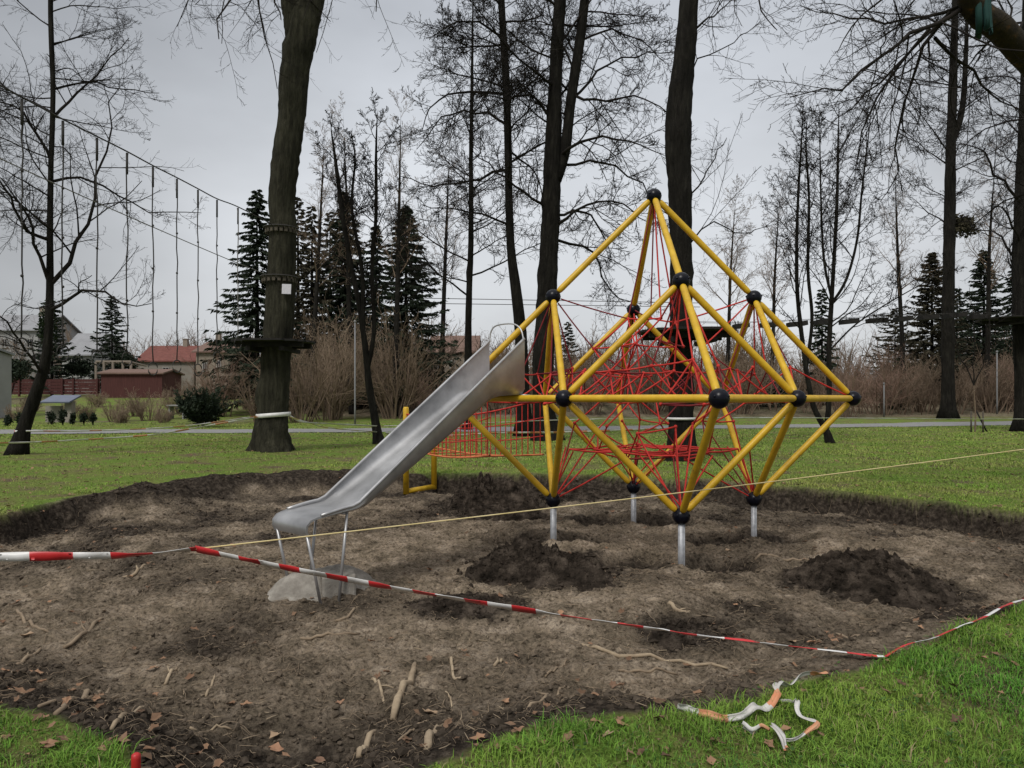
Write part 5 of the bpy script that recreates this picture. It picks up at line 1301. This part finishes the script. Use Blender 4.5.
# ------------------------------------------------------------------ buildings
def house(name, label, cat, px0, px1, py_eave, py_ridge, Y, depth, wall, roof, windows=(), over=.35, chim=(), hip=.0, rz=0.0, base_z=None):
    """long side to the viewer between px0 and px1; windows: (px, py, w_px, h_px) on that side"""
    x0, x1 = (px0 - HX) / F * Y, (px1 - HX) / F * Y; cx = (x0 + x1) / 2; w = x1 - x0
    ze, zr = EY + (HY - py_eave) / F * Y, EY + (HY - py_ridge) / F * Y
    g = min(tz(x0, Y), tz(x1, Y), tz(cx, Y + depth)) - .3
    rt = empty(name, (cx, Y, g), label, cat)
    a = MB(); y0, y1 = Y, Y + depth; ym = Y + depth / 2
    v = [(x0, y0, g), (x1, y0, g), (x1, y1, g), (x0, y1, g), (x0, y0, ze), (x1, y0, ze), (x1, y1, ze), (x0, y1, ze), (x0, ym, zr - .05), (x1, ym, zr - .05)]
    a.add(v, [[0, 1, 5, 4], [1, 2, 6, 5], [2, 3, 7, 6], [3, 0, 4, 7]], [[4, 8, 7], [5, 6, 9]]); child(a, 'wall', M[wall], rt, False)
    b = MB(); o = over; k = (zr - ze) / (depth / 2); t = .14
    for sgn in (-1, 1):
        ye = ym + sgn * (depth / 2 + o); zz_ = ze - k * o + .03; h_ = hip * w
        lo = [(x0 - o, ye, zz_), (x1 + o, ye, zz_), (x1 + o - h_, ym, zr + .03), (x0 - o + h_, ym, zr + .03)]
        vv = lo + [(p[0], p[1], p[2] + t) for p in lo]
        b.add(vv, [[0, 1, 2, 3], [4, 7, 6, 5], [0, 4, 5, 1], [1, 5, 6, 2], [2, 6, 7, 3], [3, 7, 4, 0]])
    if hip > 0:
        for xs, xr in ((x0 - o, x0 - o + hip * w), (x1 + o, x1 + o - hip * w)):
            b.add([(xs, y0 - o, ze - k * o + .1), (xs, y1 + o, ze - k * o + .1), (xr, ym, zr + .12)], t=[[0, 1, 2]])
    child(b, 'roof', M[roof], rt, False)
    for px, w_, h_ in chim:
        c = MB(); xc = (px - HX) / F * Y; c.box((xc, ym, zr + h_ / 2 - .2), (w_, w_, h_ + .4)); c.box((xc, ym, zr + h_ + .04), (w_ + .12, w_ + .12, .08)); child(c, 'chimney', M['beige_wall'], rt, False)
    for px, py, wp, hp in windows:
        xc, zc = (px - HX) / F * Y, EY + (HY - py) / F * Y; ww, hh = wp / F * Y, hp / F * Y
        f = MB()
        for dx, dz, sx, sz in ((-ww / 2, 0, .09, hh + .09), (ww / 2, 0, .09, hh + .09), (0, hh / 2, ww - .09, .09), (0, -hh / 2, ww - .09, .09), (0, 0, .05, hh - .09)): f.box((xc + dx, Y - .03, zc + dz), (sx, .10, sz))
        f.box((xc, Y - .07, zc - hh / 2 - .07), (ww + .25, .20, .05))
        fo = child(f, 'window', M['trim'], rt, False)
        pz = MB(); pz.box((xc, Y - .012, zc), (ww - .02, .02, hh - .02)); po = child(pz, 'pane', M['glass'], rt, False); po.parent = fo
    return rt
house('house', 'house with a red tiled roof behind the straw-coloured shrub', 'house', 138, 194, 361, 345, 82, 7, 'plaster', 'red_tile', [(166, 371, 6, 7)], chim=[(172, .5, .9)], over=.3)
house('house', 'beige plastered house joined to the red-roofed one on its right', 'house', 196, 228, 352, 340, 80, 8, 'beige_wall', 'roof_brown', [(205, 367, 4, 9), (219, 364, 4, 7)], chim=[(204, .5, 1.0)])
house('house', 'white two-storey house at the left edge half hidden by the leaning tree', 'house', -42, 38, 330, 312, 88, 9, 'white_wall', 'roof_grey', [(-10, 343, 5, 9), (5, 343, 5, 8), (16, 343, 5, 8), (30, 343, 5, 8)], chim=[(20, .7, 1.1)])
house('house', 'low pale house with a light grey roof behind the red fence', 'house', 62, 92, 354, 332, 80, 7, 'white_wall', 'roof_grey', [(72, 362, 4, 6), (84, 362, 4, 6)])
house('shed', 'long red boarded shed with a brown felt roof in the garden', 'shed', 101, 162, 374, 370, 68, 4, 'shed_red', 'roof_brown', [], over=.25)
house('shed', 'white painted shed cut by the left picture edge beside the path', 'shed', -70, -32, 352, 346, 46, 4, 'white_wall', 'roof_grey', [], over=.15)
house('house', 'pinkish plastered house behind the trees near the top of the slide', 'house', 430, 476, 352, 334, 84, 8, 'beige_wall', 'roof_brown', [(438, 364, 4, 7), (452, 364, 4, 7), (466, 364, 4, 7)])
house('shed', 'low flat garage behind the top half of the slide', 'shed', 352, 428, 386, 384, 58, 5, 'beige_wall', 'roof_grey', [], over=.25)

# pergola frame of bare posts behind the shed
mb = MB(); Yp = 72
pgx = [(px - HX) / F * Yp for px in (96, 104, 113, 123, 131)]
for x in pgx: mb.bar((x, Yp, tz(x, Yp)), (x, Yp, EY + 36 / F * Yp), .12, 6); mb.bar((x, Yp, EY + 36 / F * Yp), (x + .5, Yp + 2, EY + 33 / F * Yp), .09, 6)
mb.bar((pgx[0], Yp, EY + 36.5 / F * Yp), (pgx[-1], Yp, EY + 36.5 / F * Yp), .10, 6)
o = mb.build('pergola', M['beige_wall'], smooth=False, origin=(pgx[0], Yp, tz(pgx[0], Yp))); tag(o, 'row of pale pergola posts above the red shed roof', 'pergola')
# red board fence
fY = 70; fr = empty('fence', P(6, 395, fY), 'dark red board fence across the garden left of the shed', 'fence')
for k, px in enumerate((8, 20, 41, 63, 74, 98)):
    x = (px - HX) / F * fY; mb = MB(); mb.box((x, fY - .12, tz(x, fY) + .8), (.16, .16, 1.9)); child(mb, 'post', M['shed_red'], fr, False)
mb = MB()
xs = [(px - HX) / F * fY for px in (6, 100)]
for k in range(5):
    zc = tz(xs[0], fY) + .35 + .30 * k; mb.box(((xs[0] + xs[1]) / 2, fY, zc), (xs[1] - xs[0], .05, .27))
child(mb, 'board_panel', M['shed_red'], fr, False)
# little well-house with a blue-grey roof and one pale pillar
wx = P(61, 405, 44)[0]; wz = tz(wx, 44)
wr = empty('well_house', (wx, 44, wz), 'little garden shelter with a blue-grey roof on a pale pillar by the cypresses', 'shelter')
mb = MB(); mb.box((wx + .55, 44, wz + .65), (.42, .42, 1.3)); mb.box((wx - .6, 44.3, wz + .5), (.9, .3, 1.0)); child(mb, 'wall', M['plaster'], wr, False)
mb = MB(); mb.box((wx, 44, wz + 1.42), (1.75, 1.3, .09), rx=.32); child(mb, 'roof', M['roof_blue'], wr, False)
# garden stones and a pale board by the juniper
mb = MB(); q = P(178, 392, 48); mb.box((q[0], 48, tz(q[0], 48) + .9), (1.1, .9, .08)); 
for dx in (-.45, .45): mb.box((q[0] + dx, 48, tz(q[0], 48) + .43), (.08, .6, .86))
o = mb.build('garden_table', M['white_wall'], smooth=False, origin=(q[0], 48, tz(q[0], 48))); tag(o, 'pale garden table left of the juniper bush', 'table')

# ------------------------------------------------------------------ poles
for px, pt, Y, lab in ((355, 322, 42, 'grey lamp pole between the platform tree and the slim forked tree'), (884, 384, 50, 'short grey pole left of the tall straight trunk'), (997, 352, 52, 'pale grey pole behind the staked sapling')):
    x = (px - HX) / F * Y; g = tz(x, Y); top = EY + (HY - pt) / F * Y
    rt = empty('pole', (x, Y, g), lab, 'pole', 'grey poles along the path'); mb = MB(); mb.tubes(np.array([[x, Y, g], [x, Y, g + 1.0], [x, Y, top]]), np.array([[.06, .05, .04]]), 10); child(mb, 'shaft', M['pole'], rt)
    mb = MB(); mb.ball((x, Y, top + .03), .08, 10, 6); child(mb, 'cap', M['pole'], rt)

# ------------------------------------------------------------------ rope course
def platform(px, py, Y, w_px, lab, thick=.10, dx=0):
    c = P(px, py, Y); R = w_px / 2 / F * Y
    rt = empty('tree_platform', c, lab, 'platform', 'wooden platforms of the rope course')
    mb = MB(); n = 9
    for k in range(n):
        u = -R + (k + .5) * 2 * R / n; hl = math.sqrt(max(R * R * 1.05 - u * u, .05)); mb.box((c[0] + dx, c[1] + u, c[2]), (2 * hl, 2 * R / n - .015, .055))
    child(mb, 'deck', M['wood_dark'], rt, False)
    for s in (-1, 1):
        mb = MB(); mb.box((c[0] + dx, c[1] + s * R * .38, c[2] - .10), (1.75 * R, .14, .14)); child(mb, 'beam', M['wood_dark'], rt, False)
        mb = MB(); mb.box((c[0] + dx + s * R * .42, c[1], c[2] - .235), (.12, 1.5 * R, .12)); child(mb, 'beam', M['wood_dark'], rt, False)
    return c
platform(274, 342, 21, 76, 'dark wooden platform round the stout tree at the left')
platform(686, 332, 17.8, 92, 'dark wooden platform round the thick curving trunk behind the frame')
platform(1018, 319, 33, 74, 'dark wooden platform at the right picture edge', dx=.2)
# slat guards under the cables on the stout tree
for px, py, w, lab in ((281, 231, 26, 'ring of small wooden slats round the stout tree, upper one'), (279, 280, 28.5, 'ring of small wooden slats round the stout tree, lower one')):
    c = P(px, py, 21); R = w / 2 / F * 21 * 1.08 + .02
    rt = empty('trunk_guard', c, lab, 'trunk guard', 'slat rings on the stout tree'); mb = MB()
    for k in range(20):
        a = k * 2 * math.pi / 20; mb.box((c[0] + R * math.cos(a), c[1] + R * math.sin(a), c[2]), (.04, .085, .17), rz=a)
    child(mb, 'slats', M['wood_grey'], rt, False)
    mb = MB(); a = np.linspace(0, 2 * math.pi, 25); mb.tubes(np.stack([c[0] + (R + .05) * np.cos(a), c[1] + (R + .05) * np.sin(a), 0 * a + c[2] + .07], 1)[None], .022, 6, False); child(mb, 'cable_loop', M['rope_dark'], rt)
c = P(286.5, 289, 21 - .44); mb = MB(); mb.box(c, (.26, .012, .28), ry=.04)
rt = mb.build('notice', M['paper'], smooth=False, origin=c); tag(rt, 'small white paper notice fixed to the stout tree', 'notice')
# the hanging ropes
K0, K1 = np.array([*P(277, 232, 21)[:2], 6.36]), np.array([-8.9, 3.0, 6.36])
def on_cable(px, zz):
    for t in np.linspace(0, 1, 4000):
        p = K0 * (1 - t) + K1 * t
        if HX + p[0] / p[1] * F <= px: return p
    return K1
cb = MB()
pxs = [(238, 208, 338), (217, 200, 352), (198, 190, 364), (177, 179, 360), (153, 167, 362), (127, 153, 352), (97, 138, 350), (63, 121, 345), (22, 99, 338)]
names = ['ninth', 'eighth', 'seventh', 'sixth', 'fifth', 'fourth', 'third', 'second', 'first']
hangers = []
for k, (px, pt, pb) in enumerate(pxs):
    p = on_cable(px, 6.36); top = EY + (HY - pt) / F * p[1]; bot = EY + (HY - pb) / F * p[1]
    hangers.append([p[0], p[1], top + .03])
    rt = empty('hanging_rope', (p[0], p[1], bot), names[k] + ' hanging rope counted from the left edge, below the high cable', 'rope', 'ropes hanging from the high cable at the left')
    x, y = p[0], p[1]; r = rnd(900 + k)
    zz = np.linspace(top, bot, 14); wob = (r.random((14, 2)) - .5) * .03
    mb = MB(); mb.tubes(np.stack([x + wob[:, 0], y + wob[:, 1], zz], 1)[None], .012, 6); child(mb, 'rope', M['rope_grey' if k in (0,) else 'rope_dark'], rt)
    mb = MB(); mb.tubes(np.array([[x, y, top], [x, y, top - .42]]), .023, 8); child(mb, 'sleeve', M['rope_dark'], rt)
    for f in (.30, .52, .74):
        zc = top + (bot - top) * f; mb = MB(); mb.ball((x, y, zc), .026, 8, 6); child(mb, 'knot', M['rope_dark'], rt)
    mb = MB(); a = np.linspace(0, 2 * math.pi, 13); mb.tubes(np.stack([x + .06 * np.sin(a), y + .13 * np.sin(a) * .6, bot - .14 + .14 * np.cos(a)], 1)[None], .014, 5, False); child(mb, 'foot_loop', M['rope_dark'], rt)
def cable(pts, rr, lab, mat='rope_dark', name='cable'):
    mb = MB(); p = smooth_line(pts, 50) if len(pts) > 2 else resample(pts, 12); mb.tubes(p[None], rr, 6); o = mb.build(name, M[mat], origin=p[0]); tag(o, lab, 'cable')
h = np.array(hangers)
far = h[-1] + (h[-1] - h[-2]) * 3.0
cable([K0 + [0, -.4, .12]] + hangers + [far], .014, 'high cable at the left that carries the hanging ropes')
cable([P(268, 275, 20.7), P(225, 258, 18.9), P(132, 218, 15.2), P(60, 186, 13.0), P(-40, 140, 10.8)], .010, 'thin slack cable below the high one at the left', 'rope_grey')
cable([P(300, 296, 60), P(470, 299, 62), P(700, 303, 64)], .03, 'thin overhead wire far behind the slide and frame', 'rope_dark', 'overhead_wire')
cable([P(300, 302, 60), P(470, 304, 62), P(700, 307, 64)], .03, 'lower of the two overhead wires far behind the frame', 'rope_dark', 'overhead_wire')
# log bridge to the right-hand platform
bY = 33; steps = [(741, 326), (768, 325), (797, 324), (823, 322.5), (849, 321.5), (877, 320.5), (903, 319), (928, 317.5), (955, 315.5), (977, 317)]
for k, (px, py) in enumerate(steps):
    c = P(px, py, bY); mb = MB(); w = .66 + .16 * (k % 3) * .5; mb.box(c, (w, .5, .20), ry=-.10 + .05 * (k % 2))
    for s in (-.2, .2): mb.bar(c + np.array([-w * .3, s, .05]), c + np.array([-w * .3, s, .22]), .02, 5)
    o = mb.build('bridge_step', M['wood_dark'], smooth=False, origin=c)
    tag(o, ('%s dark hanging step of the log bridge, counted from the right-hand platform' % ['tenth', 'ninth', 'eighth', 'seventh', 'sixth', 'fifth', 'fourth', 'third', 'second', 'first'][k]), 'step', 'steps of the hanging log bridge')
for s, lab in ((-.22, 'nearer'), (.22, 'farther')):
    cable([P(690, 322, bY) + [0, s, .0]] + [P(px, py, bY) + [0, s, .16] for px, py in steps[::3]] + [P(1012, 315, bY) + [0, s, 0]], .010, lab + ' cable of the hanging log bridge', 'rope_dark', 'bridge_cable')

# ------------------------------------------------------------------ tape strung between the far trees
FG = 'tape strung between the far trees'
R1 = t1[1][3] * 1.10
def ring(name, cx, cy, z, R, w, lab, mats, tilt=0):
    a = np.linspace(0, 2 * math.pi, 33); mb = MB()
    o_ = np.stack([cx + R * np.cos(a), cy + R * np.sin(a), z + tilt * np.cos(a)], 1)
    v = np.concatenate([o_ + [0, 0, w / 2], o_ - [0, 0, w / 2]]); k = np.arange(32)
    mb.add(v, np.stack([k, k + 1, k + 34, k + 33], 1), m=(k // 3) % len(mats)); o = mb.build(name, mats, origin=(cx, cy, z)); tag(o, lab, 'barrier tape', FG)
    s = o.modifiers.new('t', 'SOLIDIFY'); s.thickness = .004
q = P(273.5, 415, 21); ring('tape_ring', q[0], 21, q[2], R1 * 1.0 + .02, .12, 'whitish tape wound once round the foot of the stout platform tree', [M['tape_white']], .035)
q = P(22, 431, 19.4); ring('tape_ring', q[0], 19.4, q[2], .17, .05, 'red and white tape round the leaning tree at the left', [M['tape_red'], M['tape_white']])
q = P(681, 418.5, 17.8); ring('tape_ring', q[0], 17.8, q[2], .345, .06, 'thin white tape round the thick curving trunk behind the frame', [M['tape_white']])
FW = [M['tape_white'], M['tape_orange'], M['tape_white']]
def ftape(pts, lab, w=.05, mats=FW, seed=0): tape('far_tape', pts, w, lab, 'barrier tape', mats, .35, K=60, twist=([0, 1], [.6, .9]), group=FG, seed=seed)
ftape([P(26, 431, 19.2), P(80, 431, 19.6), P(160, 428, 20.2), P(210, 423, 20.6), P(257, 416, 20.7)], 'upper sagging tape between the leaning tree and the platform tree', .05, seed=11)
ftape([P(-30, 443, 18.0), P(0, 443, 18.2), P(60, 441, 18.9), P(150, 435, 19.8), P(200, 427, 20.3), P(258, 417, 20.6)], 'lower tape running from the left edge to the platform tree', .06, seed=12)
ftape([P(290, 416, 20.8), P(303, 422, 21.2), P(335, 424, 22.5), P(377, 426, 24.2)], 'upper tape from the platform tree to the slim forked tree', .06, [M['tape_white']], 13)
ftape([P(290, 417, 20.7), P(310, 423, 21.5), P(330, 428, 22.4), P(377, 432, 24.3)], 'lower slack tape from the platform tree to the slim forked tree', .045, [M['cord'], M['tape_white']], 14)
ftape([P(384, 426, 24.2), P(460, 424, 22.6), P(560, 420, 20.6), P(674, 418, 18.0)], 'taut tape from the slim forked tree to the thick curving trunk', .04, [M['tape_white']], 15)
ftape([P(700, 418, 18.0), P(820, 418, 22), P(948, 419, 27), P(1020, 419, 31), P(1060, 419, 32)], 'taut pale tape from the thick curving trunk to the right edge', .05, [M['tape_white']], 16)
ftape([P(386, 433, 24.2), P(430, 436, 22.8), P(500, 433, 21), P(575, 432, 20), P(676, 428, 18.1)], 'slack red and white tape behind the net bridge', .08, [M['tape_white'], M['tape_orange']], 17)

# ------------------------------------------------------------------ clear the names of empties used for nothing
